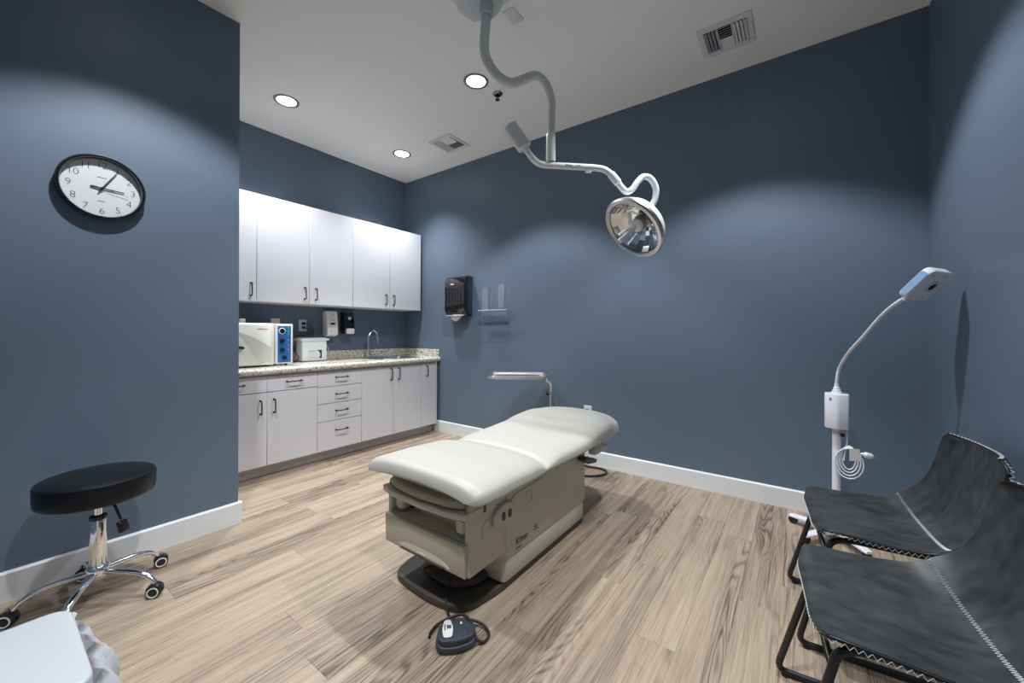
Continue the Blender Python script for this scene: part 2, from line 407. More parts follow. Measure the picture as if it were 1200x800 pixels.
def vent(name_label, cx, cy, quad):
    t = thing('air_grille', name_label, 'vent', (cx, cy, H3))
    s = .15; f = bmesh.new()
    for a in ((-s, s, -s, -s + .045), (-s, s, s - .045, s), (-s, -s + .035, -s + .045, s - .045), (s - .035, s, -s + .045, s - .045)):
        box(a[0], a[1], a[2], a[3], -.008, 0, .0025, 1, f)
    obj('grille_frame', f, TRIM, t, local=True)
    obj('duct_shade_sheet', box(-.118, .118, -.108, .108, -.001, -.0003), DUCTSHADE, t, 'near-black sheet behind the louvres, painted for the shade in the duct', local=True)  # flat near-black backing; the shade inside the duct is put into its colour
    def slat(p0, p1, tilt, wd=.022):
        p0 = Vector(p0); p1 = Vector(p1); d = (p1 - p0).normalized(); n = Vector((0, 0, -1)); side = d.cross(n)
        q = side * math.cos(tilt) + n * math.sin(tilt); up = d.cross(q)
        b = bmesh.new(); vs = []
        for pp in (p0, p1):
            for a_, b__ in ((-.5, -.0008), (.5, -.0008), (.5, .0008), (-.5, .0008)):
                vs.append(b.verts.new(pp + q * a_ * wd + up * b__))
        for i in range(4): b.faces.new((vs[i], vs[(i + 1) % 4], vs[4 + (i + 1) % 4], vs[4 + i]))
        b.faces.new(vs[:4]); b.faces.new(vs[4:]); bmesh.ops.recalc_face_normals(b, faces=b.faces)
        obj('slat', b, TRIM, t, local=True)
    z = -.010
    if quad == 3:
        for i in range(4): slat((-.104 + i * .020, -.104, z), (-.104 + i * .020, .104, z), R(62), .018)
        for i in range(4): slat((.050 + i * .019, -.104, z), (.050 + i * .019, .104, z), R(-35))
        for i in range(5): slat((-.036, -.100 + i * .021, z), (.036, -.100 + i * .021, z), R(-34), .021)
        for i in range(5): slat((-.036, .014 + i * .021, z), (.036, .014 + i * .021, z), R(50), .014)
        d = bmesh.new(); box(-.041, -.037, -.108, .108, -.014, -.001, 0, 1, d); box(.037, .041, -.108, .108, -.014, -.001, 0, 1, d); obj('divider', d, TRIM, t, local=True)
    else:
        for i in range(5): slat((-.108 + i * .018, -.104, z), (-.108 + i * .018, .104, z), R(38), .016)
        for i in range(6): slat((-.018, -.100 + i * .0185, z), (.110, -.100 + i * .0185, z), R(40), .015)
        for i in range(5): slat((-.018, .016 + i * .0195, z), (.110, .016 + i * .0195, z), R(-30), .019)
        obj('divider', box(-.026, -.022, -.108, .108, -.014, -.001), TRIM, t, local=True)
vent('large white louvred air grille in the ceiling near the right end of the back wall', -.379, 2.80, 3)
vent('small-looking white louvred air grille in the ceiling over the wall cabinets corner', -2.830, 2.79, 2)

t = thing('sprinkler_head', 'chrome fire sprinkler head in the ceiling beside the bent lamp pole', 'sprinkler', (-1.925, 2.425, H3))
obj('escutcheon', lathe([(0, 0), (.040, 0), (.040, -.004), (.030, -.014), (.016, -.016), (.014, -.006), (0, -.006)], 28), noisy(mat('dark_chrome', (.25, .22, .20), .2, 1.), 30, .01), t, local=True)
fr = cyl((0, 0, -.006), (0, 0, -.022), .008, 12)
for s in (-1, 1): tube(spline([(0, s * .007, -.018), (0, s * .015, -.030), (0, s * .010, -.044), (0, 0, -.050)], 4), .0022, 6, bm=fr)
cyl((0, 0, -.020), (0, 0, -.046), .003, 8, fr); lathe([(0, -.050), (.018, -.050), (.017, -.053), (0, -.053)], 16, bm=fr)
obj('frame', fr, BRONZE, t, local=True)

t = thing('blank_cover_plate', 'small white blank plate screwed to the ceiling beside the lamp mount', 'plate', (-1.376, 1.882, H3))
obj('plate', box(-.0375, .0375, -.0575, .0575, -.006, 0, .002), TRIM, t, local=True)
for s in (-1, 1): obj('screw', cyl((0, s * .040, -.006), (0, s * .040, -.0072), .003, 8), STEEL, t, local=True)

# ------------------------------------------------------------------ ceiling-hung exam light
t = thing('surgical_light', 'white ceiling-hung surgical light on a bent swing arm over the treatment table', 'light', (-1.434, 1.702, H3))
ax, ay = -1.434, 1.702
obj('mounting_plate', prism([(-.17, -.13), (.11, -.13), (.11, .08), (-.02, .08), (-.17, .08)], .006, Matrix.Translation((ax + .01, ay, H3 - .006)) @ Matrix.Rotation(R(0), 4, 'Z'), .002, 1), LTWHITE, t)
for dx, dy in ((.09, .06), (-.13, .06), (.09, -.10)): obj('screw', cyl((ax + .01 + dx, ay + dy, H3 - .006), (ax + .01 + dx, ay + dy, H3 - .009), .005, 8), STEEL, t)
obj('ceiling_cover', lathe([(0, -.006), (.135, -.006), (.132, -.020), (.118, -.026), (0, -.028)], 48, Matrix.Translation((ax - .035, ay - .03, H3))), LTGREY, t)
obj('pole_collar', lathe([(0, -.02), (.040, -.02), (.040, -.090), (.036, -.095), (.028, -.095)], 32, Matrix.Translation((ax, ay, H3))), LTGREY, t)
P = [(-1.434, 1.702, 3.03), (-1.437, 1.699, 2.904), (-1.443, 1.695, 2.80), (-1.436, 1.702, 2.725), (-1.405, 1.73, 2.65), (-1.365, 1.77, 2.603), (-1.325, 1.81, 2.594), (-1.286, 1.847, 2.617), (-1.229, 1.902, 2.648), (-1.186, 1.947, 2.605), (-1.170, 1.983, 2.522), (-1.175, 1.992, 2.442), (-1.177, 1.989, 2.30)]
pp = spline(P, 6); n_ = len(pp)
obj('drop_tube', tube(pp, [.0275 - .0065 * min(1, max(0, (i / n_ - .45) / .4)) for i in range(n_)], 20), LTGREY, t)
obj('pivot_collar', lathe([(0, 2.170), (.0235, 2.170), (.0275, 2.176), (.0275, 2.325), (.0235, 2.332), (.020, 2.332)], 24, Matrix.Translation((-1.178, 1.988, 0))), LTWHITE, t)
pg = cyl((-1.178, 1.988, 2.15), (-1.178, 1.988, 2.175), .013, 12)
for k in range(6):
    a = k * PI / 3; box(-1.178 + .0165 * math.cos(a) - .003, -1.178 + .0165 * math.cos(a) + .003, 1.988 + .0165 * math.sin(a) - .003, 1.988 + .0165 * math.sin(a) + .003, 2.160, 2.174, 0, 1, pg)
obj('pivot_pin', pg, STEEL, t)
obj('counterweight', cyl((-1.362, 1.829, 2.366), (-1.288, 1.883, 2.240), .0435, 28, bev=.006), LTGREY, t)
arm = obj('swing_arm', tube(spline([(-1.290, 1.882, 2.243), (-1.265, 1.905, 2.198), (-1.245, 1.93, 2.168), (-1.22, 1.955, 2.153), (-1.18, 1.987, 2.149), (-1.059, 2.075, 2.141), (-.97, 2.14, 2.135), (-.925, 2.172, 2.124), (-.89, 2.198, 2.095), (-.869, 2.214, 2.068)], 6), .0185, 20), LTWHITE, t)
rt = Vector((.807, .59, 0)); fw = Vector((-.59, .807, 0)); d_arm = Vector((.121, .088, -.0095)).normalized()
M = frame(Vector((-1.065, 2.071, 2.141)) - fw * .0188, d_arm, (0, 0, 1))
for w_, o_ in (('Ritter', -.055), ('355', .007)): obj('lettering', tx(text_bm(w_, .017, 0, .0003, 'LEFT'), M @ Matrix.Translation((o_, 0, 0))), INK, arm)
obj('arm_switch', box(-.017, .017, -.012, .012, -.010, .010, .005, 2).copy() if False else tx(box(-.020, .020, -.012, .012, -.010, .010, .005), frame((-1.000, 2.118, 2.117), d_arm, fw)), LTWHITE, t)
obj('knuckle', cyl((-.895, 2.194, 2.100), (-.857, 2.222, 2.045), .0235, 24, bev=.003), LTWHITE, t)
obj('yoke', tube(spline([(-.869, 2.214, 2.065), (-.845, 2.232, 2.024), (-.820, 2.252, 1.997), (-.792, 2.272, 2.012), (-.768, 2.290, 2.054), (-.745, 2.320, 2.088), (-.712, 2.352, 2.080), (-.690, 2.382, 2.028), (-.698, 2.390, 1.965), (-.722, 2.384, 1.918)], 7), .0185, 20), LTWHITE, t)
HC = Vector((-.787, 2.272, 1.778)); AX = (rt * -.67 + Vector((0, 0, -1)) * .62 - fw * .27).normalized()
HM = axis(HC, AX); RH = .196
obj('yoke_collar', cyl((-.716, 2.386, 1.937), (-.735, 2.380, 1.885), .024, 24, bev=.003), LTWHITE, t)
obj('lamp_housing', lathe([(RH - .006, -.004), (RH * .95, -.035), (RH * .80, -.080), (RH * .60, -.112), (RH * .38, -.128), (RH * .34, -.148), (0, -.151)], 56, HM), LTWHITE, t)
obj('rim', lathe([(RH - .030, .004), (RH - .022, .012), (RH - .004, .010), (RH + .003, 0), (RH, -.016), (RH - .008, -.018), (RH - .026, -.002), (RH - .030, .004)], 64, HM), STEEL, t, 'metal rim')
rf = []
for i in range(7):
    q = i / 6; rf.append((.030 + (RH - .030 - .030) * q, -.105 + .102 * q ** 1.7))
bm_ = lathe(rf, 20, HM); 
o = obj('reflector', bm_, MIRROR, t, 'faceted mirror bowl', ang=2)
obj('bulb_cage', lathe([(0, -.104), (.042, -.102), (.046, -.070), (.040, -.050), (0, -.050)], 20, HM), BLKGLOSS, t, 'dark bulb cage')
obj('hub', lathe([(0, -.050), (.036, -.050), (.040, -.036), (.036, -.022), (.018, -.014), (0, -.014)], 24, HM), WHPL, t)
obj('handle', lathe([(0, -.02), (.0125, -.02), (.0135, .095), (.0155, .100), (.0155, .118), (.010, .125), (0, .126)], 20, HM), WHPL, t)
obj('lens_cover', lathe([(.016, .003), (RH - .024, .001)], 48, HM), GLASS, t)
yk = tube(spline([HC - AX * .03 + HM.to_3x3() @ Vector((0, 1, 0)) * 0 + (Vector((-.730, 2.382, 1.895)) - HC) * 1.0, HC + (Vector((-.735, 2.372, 1.872)) - HC) * .92], 4), .020, 14)
obj('bracket', yk, LTGREY, t)

# ------------------------------------------------------------------ clock
cy0, cz0 = .363, 1.866; RC = .155
t = thing('wall_clock', 'round white-faced clock with a black rim on the blue left wall', 'clock', (XK, cy0, cz0))
CM = frame((XK, cy0, cz0), (0, 1, 0), (0, 0, 1))     # local x = +Y (image right), y = up, z = +X (into the room)
obj('rim', lathe([(RC - .004, .0), (RC, .004), (RC + .001, .034), (RC - .005, .042), (RC - .012, .042), (RC - .016, .036), (RC - .016, .012), (RC - .02, .006)], 72, CM), BLKGLOSS, t)
obj('back', lathe([(0, .001), (RC - .006, .001), (RC - .006, .006), (0, .006)], 40, CM), BLKPL, t)
face = obj('face', lathe([(0, .012), (RC - .016, .012), (RC - .016, .006), (0, .006)], 64, CM), WHITE, t)
for k in range(1, 13):
    a = R(90 - 30 * k); rr_ = RC * .715
    obj('numeral', tx(text_bm(str(k), .045, -.0009, .0002, space=.9), CM @ Matrix.Translation((rr_ * math.cos(a), rr_ * math.sin(a), .0125))), INK, face)
tk = bmesh.new()
for k in range(60):
    a = R(6 * k); join(tk, box(-.0006, .0006, -.0015 - (.0012 if k % 5 == 0 else 0), .0015, 0, .0004), CM @ Matrix.Rotation(a, 4, 'Z') @ Matrix.Translation((0, RC * .865, .0122)))
obj('minute_marks', tk, INK, face)
dial_text = tx(text_bm('quartz', .010, 0, .0002), CM @ Matrix.Translation((-.002, -.062, .0125)))
obj('dial_print', dial_text, INK, face)
obj('dial_print', tx(box(-.017, .017, -.0014, .0014, 0, .0003, 0), CM @ Matrix.Translation((0, .052, .0122))), INK, face)
def hand(name, ang, l, back, w_, z):
    h = prism([(-w_, -back), (w_, -back), (w_ * .6, l), (-w_ * .6, l)], .0012, CM @ Matrix.Rotation(R(-ang), 4, 'Z') @ Matrix.Translation((0, 0, z)))
    obj(name, h, INK, t)
hand('hour_hand', 92, .078, .040, .0038, .0165)
hand('minute_hand', 30, .105, .025, .0028, .019)
hand('second_hand', 101, .095, .035, .0007, .0215)
obj('pivot_cap', lathe([(0, .012), (.005, .012), (.005, .024), (0, .025)], 14, CM), BLKPL, t)
obj('glass', lathe([(0, .0345), (RC - .014, .0345)], 48, CM), GLASS, t)

# ------------------------------------------------------------------ cabinets
XU, XL = -3.70, -3.43
def pull(center, vertical, length, parent):
    c = Vector(center); d = Vector((0, 0, 1)) if vertical else Vector((0, 1, 0)); out = Vector((.030, 0, 0)); h = length / 2
    b = tube(fillet([c - d * h, c - d * h + out, c + d * h + out, c + d * h], .006, 3), .0048, 8)
    for s in (-1, 1): join(b, cyl(c + d * h * s, c + d * h * s + Vector((.003, 0, 0)), .008, 10))
    obj('handle', b, BRONZE, parent)
def door(t, xf, y0, y1, z0, z1, hy=None, hz=None, hl=.105, name='door'):
    g = .0016
    d = obj(name, box(xf - .019, xf, y0 + g, y1 - g, z0 + g, z1 - g, .0014, 1), CAB, t)
    if hy is not None: pull((xf, hy, hz), name == 'door', hl, d)
def cabinet(label, grp, xf, y0, y1, z0, z1, loc):
    t = thing('wall_cabinet' if xf == XU else 'base_cabinet', label, 'cabinet', loc, 0, grp)
    obj('body', box(XC + .002, xf - .0205, y0 + .0006, y1 - .0006, z0, z1, .001, 1), CABIN, t); return t
zu0, zu1 = 1.422, 2.335
for lab, y0, y1, seams in (('white wall cabinet partly hidden by the clock wall, above the sterilizer', .968, 1.401, [(.968, 1.401, 1.357)]),
                           ('middle pair of tall white wall cabinet doors, above the soap dispensers', 1.401, 2.289, [(1.401, 1.845, 1.800), (1.845, 2.289, 1.903)]),
                           ('right-hand pair of white wall cabinet doors, above the sink, nearest the back wall', 2.289, 3.168, [(2.289, 2.737, 2.683), (2.737, 3.168, 2.785)])):
    t = cabinet(lab, None, XU, y0, y1, zu0, zu1, (XC, (y0 + y1) / 2, zu0))
    for a, b_, hy in seams: door(t, XU, a, b_, zu0, zu1, hy, 1.521)
    if y1 > 3: obj('end_panel', box(XC + .002, XU, y1, y1 + .012, zu0, zu1, .001, 1), CAB, t)
zb0, zb1 = .096, .825
t = cabinet('white base cabinet with two drawers over two doors, below the sterilizer', None, XL, .968, 1.783, zb0, zb1, (XC, 1.375, zb0))
door(t, XL, .968, 1.377, .683, .808, 1.155, .752, .115, 'drawer'); door(t, XL, 1.377, 1.783, .683, .808, 1.583, .753, .115, 'drawer')
door(t, XL, .968, 1.377, zb0, .680, 1.327, .566); door(t, XL, 1.377, 1.783, zb0, .680, 1.427, .568)
t = cabinet('white base cabinet with a stack of four drawers', None, XL, 1.783, 2.218, zb0, zb1, (XC, 2.0, zb0))
for z0, z1, hz in ((.671, .805, .750), (.519, .669, .597), (.359, .517, .445), (zb0, .357, .268)): door(t, XL, 1.783, 2.218, z0, z1, 2.010, hz, .110, 'drawer')
t = cabinet('white double-door base cabinet below the sink', None, XL, 2.218, 2.966, zb0, zb1, (XC, 2.59, zb0))
door(t, XL, 2.218, 2.586, zb0, .805, 2.553, .725, .115); door(t, XL, 2.586, 2.966, zb0, .805, 2.650, .725, .115)
t = cabinet('narrow white base cabinet with one door, against the back wall', None, XL, 2.966, 3.199, zb0, zb1, (XC, 3.08, zb0))
door(t, XL, 2.966, 3.187, zb0, .805, 3.04, .722, .110); obj('end_panel', box(XC + .002, XL, 3.187, 3.199, zb0, zb1, .001, 1), CAB, t)
struct('trim_1', box(XC + .02, -3.505, .968, 3.198, 0, zb0 - .001, .001, 1), KICK)

# countertop with sink cut-out
SX0, SX1, SY0, SY1 = -3.955, -3.52, 2.48, 3.03
t = thing('countertop', 'speckled granite-look countertop with backsplash over the white base cabinets', 'countertop', (XC, 2.1, .825))
ct = bmesh.new(); z0, z1 = .826, .875
for a in ((XC + .002, SX0, .966, 3.218), (SX1, -3.43, .966, 3.218), (SX0, SX1, .966, SY0), (SX0, SX1, SY1, 3.218)): box(a[0], a[1], a[2], a[3], z0, z1, 0, 1, ct)
pr = [(-3.43, z0), (-3.405, z0), (-3.398, z0 + .006), (-3.3935, z0 + .018), (-3.3935, z1 - .016), (-3.400, z1 - .005), (-3.412, z1), (-3.43, z1)]
f = bmesh.new(); A = [f.verts.new((x, .966, z)) for x, z in pr]; B = [f.verts.new((x, 3.218, z)) for x, z in pr]
for i in range(8): f.faces.new((A[i], A[(i + 1) % 8], B[(i + 1) % 8], B[i]))
f.faces.new(A); f.faces.new(B); bmesh.ops.recalc_face_normals(f, faces=f.faces); join(ct, f)
obj('slab', ct, GRANITE, t)
bs = box(XC + .002, XC + .021, .966, 3.218, z1, .962, .002, 1); box(XC + .021, -3.41, 3.199, 3.218, z1, .962, .002, 1, bs)
obj('backsplash', bs, GRANITE, t)
t = thing('sink', 'stainless steel drop-in sink in the granite countertop', 'sink', (-3.74, 2.75, .875))
s = bmesh.new()
for a in ((SX0 - .012, SX1 + .012, SY0 - .012, SY0 + .02), (SX0 - .012, SX1 + .012, SY1 - .02, SY1 + .012), (SX1 - .02, SX1 + .012, SY0 + .02, SY1 - .02), (SX0 - .012, SX0 + .07, SY0 + .02, SY1 - .02)):
    box(a[0], a[1], a[2], a[3], .8755, .8785, .001, 1, s)
obj('rim', s, STEEL, t)
s = bmesh.new(); x0, x1, y0, y1 = SX0 + .07, SX1 - .02, SY0 + .02, SY1 - .02
vt = [s.verts.new(v) for v in ((x0, y0, .877), (x1, y0, .877), (x1, y1, .877), (x0, y1, .877), (x0 + .02, y0 + .02, .828), (x1 - .02, y0 + .02, .828), (x1 - .02, y1 - .02, .828), (x0 + .02, y1 - .02, .828))]
for i in range(4): s.faces.new((vt[i], vt[(i + 1) % 4], vt[4 + (i + 1) % 4], vt[4 + i]))
s.faces.new(vt[4:]); bmesh.ops.recalc_face_normals(s, faces=s.faces); bmesh.ops.reverse_faces(s, faces=s.faces)
obj('basin', s, STEEL, t)
t = thing('faucet', 'chrome gooseneck faucet with lever handles on the sink deck', 'faucet', (-3.925, 2.63, .8785))
fx, fy = -3.925, 2.620
obj('spout', tube(spline([(fx, fy, .875), (fx, fy, 1.0), (fx, fy, 1.10), (fx + .012, fy + .006, 1.145), (fx + .055, fy + .018, 1.178), (fx + .10, fy + .032, 1.155), (fx + .115, fy + .038, 1.11), (fx + .117, fy + .038, 1.055)], 6), .0115, 14), CHROME, t)
obj('aerator', cyl((fx + .117, fy + .038, 1.060), (fx + .117, fy + .038, 1.040), .012, 14), CHROME, t)
bsx = cyl((fx, fy, .8786), (fx, fy, .905), .020, 20, bev=.004); box(fx - .02, fx + .02, 2.53, 2.79, .8786, .888, .004, 2, bsx); obj('deck_plate', bsx, CHROME, t)
for y_, s_ in ((2.545, -1), (2.775, 1)):
    h = cyl((fx, y_, .886), (fx, y_, .918), .013, 14, bev=.002)
    if s_ > 0: tube(spline([(fx, y_, .915), (fx + .02, y_ + .01, .930), (fx + .055, y_ + .03, .937), (fx + .09, y_ + .045, .958)], 4), [.009] * 6 + [.008] * 7, 8, bm=h)
    else: tube([(fx, y_, .915), (fx + .05, y_ - .02, .925)], .008, 8, bm=h)
    obj('lever', h, CHROME, t)

# ------------------------------------------------------------------ things on the counter
t = thing('steam_sterilizer', 'cream tabletop steam sterilizer with a blue control panel on the counter', 'sterilizer', (-3.75, 1.36, .875))
xf = -3.565
sb = prism([(0, 0), (.455, 0), (.465, .010), (.465, .345), (.455, .352), (0, .352)], .41, frame((-4.00, 1.03, .885), (0, 1, 0), (0, 0, 1)), .006, 2)
obj('housing', sb, CREAMPL, t)
dm = prism([(0, .012), (.405, .004), (.425, .02), (.435, .18), (.43, .33), (.42, .343), (0, .347)], .030, frame((-3.59, 1.03, .886), (0, 1, 0), (0, 0, 1)), .010, 3)
d_ = obj('door', dm, CREAMPL, t)
GR = noisy(mat('sterilizer_swoosh_grey', (.56, .555, .50), .4), 100, .03)
sw_ = [(.07 + .357 * (q / 12), .300 - .150 * (q / 12) ** 1.7) for q in range(13)]
lo_ = [(.07 + .265 * (q / 12), .290 - .280 * (q / 12) ** 2.4) for q in range(13)]
obj('door_swoosh', prism(lo_ + [(.424, .030)] + sw_[::-1], .0012, frame((-3.5598, 1.03, .886), (0, 1, 0), (0, 0, 1))), GR, d_, 'darker curved band')
obj('door_handle', tx(box(-.05, .05, -.010, .010, 0, .035, .006), frame((-3.565, 1.205, 1.045), (0, .96, -.22), (0, .2, 1))), BLKPL, d_)
lb = text_bm('tuttnauer', .021, .0004, .0004); obj('lettering', tx(lb, frame((-3.5596, 1.395, 1.188), (0, 1, 0), (0, 0, 1))), RED, d_)
pn = obj('control_panel', box(-3.99, -3.575, 1.500, 1.640, .893, 1.232, .007, 3), CREAMPL, t)
obj('panel_face', box(-3.576, -3.5725, 1.515, 1.622, .903, 1.214, .001, 1), BLUE, pn, 'blue panel face')
gp = lathe([(0, 0), (.027, 0), (.027, .006), (.023, .008), (0, .008)], 24, frame((-3.5727, 1.548, 1.172), (0, 1, 0), (0, 0, 1))); obj('gauge', gp, WHITE, pn)
obj('gauge_dial', lathe([(0, .008), (.021, .008), (.021, .0095), (0, .0095)], 24, frame((-3.5727, 1.548, 1.172), (0, 1, 0), (0, 0, 1))), BLKGLOSS, pn)
for y_, z_ in ((1.549, 1.090), (1.549, 1.012), (1.568, .945)):
    obj('knob', lathe([(0, 0), (.019, 0), (.0185, .012), (.015, .020), (0, .021)], 20, frame((-3.5727, y_, z_), (0, 1, 0), (0, 0, 1))), BLKPL, pn)
obj('power_switch', box(-3.573, -3.569, 1.592, 1.608, 1.152, 1.182, .001, 1), GREEN, pn, 'green rocker switch')
pl = bmesh.new()
for z_ in (1.200, 1.142, 1.095): join(pl, box(-3.5726, -3.5718, 1.596, 1.604, z_ - .003, z_ + .003))
obj('indicator', pl, WHITE, pn)
il = bmesh.new()
for z_ in (1.048, 1.012): join(il, box(-3.5726, -3.5710, 1.596, 1.606, z_ - .005, z_ + .005))
obj('indicator_light', il, ORANGE, pn)
ft = bmesh.new()
for y_ in (1.08, 1.46, 1.60):
    for x_ in (-3.62, -3.95): cyl((x_, y_, .8752), (x_, y_, .896), .012, 12, ft)
obj('foot', ft, BLKRUB, t)
vl = tube(spline([(-3.80, 1.20, 1.235), (-3.80, 1.20, 1.262), (-3.80, 1.25, 1.272), (-3.80, 1.33, 1.27)], 4), .007, 8); box(-3.82, -3.77, 1.30, 1.345, 1.236, 1.276, .004, 2, vl)
obj('water_cap', vl, CREAMPL, t)

t = thing('ultrasonic_cleaner', 'white lidded tabletop cleaner tank beside the blue-panelled sterilizer', 'cleaner', (-3.86, 1.96, .875))
bx = bmesh.new()
for zz, g in ((.878, 0),): pass
x0, x1, y0, y1 = -3.962, -3.835, 1.845, 2.088
bx = box(x0, x1, y0, y1, .878, 1.082, .012, 3); obj('tank', bx, WHPL, t)
obj('rim', box(x0 - .012, x1 + .014, y0 - .018, y1 + .018, 1.078, 1.098, .005, 2), WHPL, t)
obj('lid', box(x0, x1, y0 + .004, y1 - .004, 1.098, 1.106, .003, 2), WHPL, t)
lbq = obj('label_plate', box(x1, x1 + .0015, y0 + .055, y0 + .190, .905, .985, 0), WHITE, t)
st = prism([(.100, 0), (.135, 0), (.135, .080), (.075, .080), (.105, .070), (.118, .05), (.120, .02)], .0006, frame((x1 + .0015, y0 + .055, .905), (0, 1, 0), (0, 0, 1))); obj('label_stripe', st, INK, lbq, 'dark curved corner')
tt = bmesh.new(); join(tt, box(x1 + .0015, x1 + .0019, y0 + .062, y0 + .125, .972, .975)); join(tt, box(x1 + .0015, x1 + .0019, y0 + .062, y0 + .120, .912, .914)); obj('label_text', tt, INK, lbq)
ft = bmesh.new()
for y_ in (1.87, 2.065):
    for x_ in (-3.86, -3.945): cyl((x_, y_, .8752), (x_, y_, .880), .010, 10, ft)
obj('foot', ft, BLKRUB, t)
o = obj('drain_tube', tube(spline([(-3.94, 2.11, 1.075), (-3.93, 2.14, 1.02), (-3.92, 2.15, .96), (-3.93, 2.125, .91), (-3.94, 2.11, .882)], 6), .0028, 8), ACRYL2, t)

def outlet(label, M, plug=False, cat='outlet'):
    """wall outlet; M maps local x right, y up, z out of the wall"""
    loc = M.translation; t = thing('wall_outlet', label, cat, tuple(loc))
    obj('cover_plate', prism(rrect(.075, .118, .004, 2), .006, M, .0018, 1), TRIM, t)
    for s in (-1, 1):
        r_ = obj('receptacle', prism(rrect(.034, .028, .010, 4, 0, s * .020), .0022, M @ Matrix.Translation((0, 0, .006))), WHPL, t)
        sl = bmesh.new()
        for sx in (-.0065, .0065): join(sl, box(sx - .001, sx + .001, s * .020 - .002, s * .020 + .006, .0080, .0086), M)
        obj('slot', sl, INK, r_)
    obj('screw', tx(cyl((0, 0, .006), (0, 0, .0072), .003, 8), M), STEEL, t)
    return t
def on_cab(y, z): return frame((XC, y, z), (0, 1, 0), (0, 0, 1))
def on_back(x, z): return frame((x, YB, z), (1, 0, 0), (0, 0, 1))
outlet('white wall outlet just left of the white soap dispenser, two black plugs in it', on_cab(1.945, 1.227))
t = thing('light_switch', 'white switch plate on the wall just above the blue control panel', 'switch', (XC, 1.69, 1.232))
M = on_cab(1.690, 1.232); obj('cover_plate', prism(rrect(.080, .118, .004, 2), .006, M, .0018, 1), TRIM, t)
obj('rocker', prism(rrect(.034, .066, .002, 1), .003, M @ Matrix.Translation((0, 0, .006)), .001, 1), WHPL, t)
outlet('white wall outlet low on the back wall behind the treatment table, black plug in it', on_back(-1.515, .460))
def plug(label, M, path, r=.004, m=BLKRUB, length=.030):
    t = thing('power_cord', label, 'cord', tuple(M.translation))
    obj('plug', prism(rrect(.026, .026, .008, 4), length, M @ Matrix.Translation((0, 0, .0088)), .004, 2), m, t)
    obj('cord', tube(spline(path, 6), r, 8), m, t); return t
plug('black power cord plugged into the upper socket, drooping over the cleaner', on_cab(1.945, 1.247), [(XC + .035, 1.947, 1.247), (XC + .07, 1.975, 1.24), (XC + .070, 2.015, 1.19), (XC + .050, 2.025, 1.13), (XC + .042, 2.02, 1.10), (-4.000, 2.02, .98), (-4.000, 2.02, .885)])
plug('black power cord plugged into the lower socket, running to the sterilizer', on_cab(1.945, 1.207), [(XC + .035, 1.947, 1.207), (XC + .062, 1.985, 1.19), (XC + .062, 2.01, 1.155), (XC + .055, 1.96, 1.135), (XC + .045, 1.88, 1.125), (XC + .05, 1.80, 1.10), (-3.95, 1.765, 1.00), (-3.90, 1.775, .90), (-3.84, 1.785, .884), (-3.81, 1.80, .92), (-3.83, 1.775, .965), (-3.88, 1.75, .93), (-3.92, 1.75, .885)])
plug('black power cord from the low back-wall outlet, coiled behind the table', on_back(-1.515, .480), [(-1.515, YB - .035, .480), (-1.52, YB - .06, .44), (-1.545, 3.14, .2), (-1.56, 3.135, .04), (-1.48, 3.135, .010), (-1.38, 3.150, .010), (-1.305, 3.125, .010), (-1.282, 3.05, .010), (-1.325, 2.965, .010), (-1.40, 2.91, .010), (-1.50, 2.88, .010), (-1.56, 2.84, .03), (-1.50, 2.62, .045), (-1.42, 2.45, .05), (-1.40, 2.26, .06)], .0085)

# soap dispensers
def soap(label, y, z0, m_body, style):
    t = thing('soap_dispenser', label, 'dispenser', (XC, y, z0))
    h = .262 if style == 0 else .235
    side = [(0, 0), (.060, -.004) if style == 0 else (.045, .0), (.098, .012), (.105, .05), (.100, h * .55), (.092, h - .03), (.080, h), (0, h)]
    w_ = .118 if style == 0 else .118
    M = frame((XC, y - w_ / 2, z0), (1, 0, 0), (0, 0, 1))      # x out of wall, y up, z = -Y ... flipped below
    M = Matrix(((1, 0, 0, XC), (0, 0, 1, y - w_ / 2), (0, 1, 0, z0), (0, 0, 0, 1)))
    b = prism(side, w_, M, .010, 3); bmesh.ops.recalc_face_normals(b, faces=b.faces)
    obj('housing', b, m_body, t)
    if style == 0:
        obj('sensor_window', box(XC + .098, XC + .106, y - .024, y + .024, z0 + .118, z0 + .138, .002, 1), BLKGLOSS, t)
        obj('lock', tx(cyl((0, 0, 0), (0, 0, .003), .005, 10), frame((XC + .103, y - .02, z0 + .05), (0, 1, 0), (0, 0, 1))), BLKPL, t)
        lt = bmesh.new()
        for i, (ww, zz) in enumerate(((.030, .228), (.040, .216), (.030, .176), (.044, .166))): join(lt, box(XC + .088, XC + .0985 + (.001 if zz < .2 else -.002), y - ww / 2, y + ww / 2, z0 + zz - .002, z0 + zz + .002))
        obj('printed_lines', lt, mat('ochre_print', (.55, .38, .20), .6), t)
    else:
        obj('push_bar', tx(box(-.045, .045, -.030, .030, 0, .030, .010, 2), frame((XC + .092, y, z0 + .032), (0, 1, 0), (.1, 0, 1))), WHPL, t, 'pale grey push bar')
        obj('emblem', tx(lathe([(0, 0), (.020, 0), (.018, .002), (0, .003)], 20), frame((XC + .098, y, z0 + .170), (0, 1, .2), (-.1, 0, .7))), mat('pale_emblem', (.55, .62, .68), .3), t, 'small pale oval badge')
soap('white automatic soap dispenser on the wall under the cabinets', 2.207, 1.120, WHPL, 0)
soap('black soap dispenser with a pale push bar, on the wall above the faucet', 2.400, 1.142, BLKGLOSS, 1)

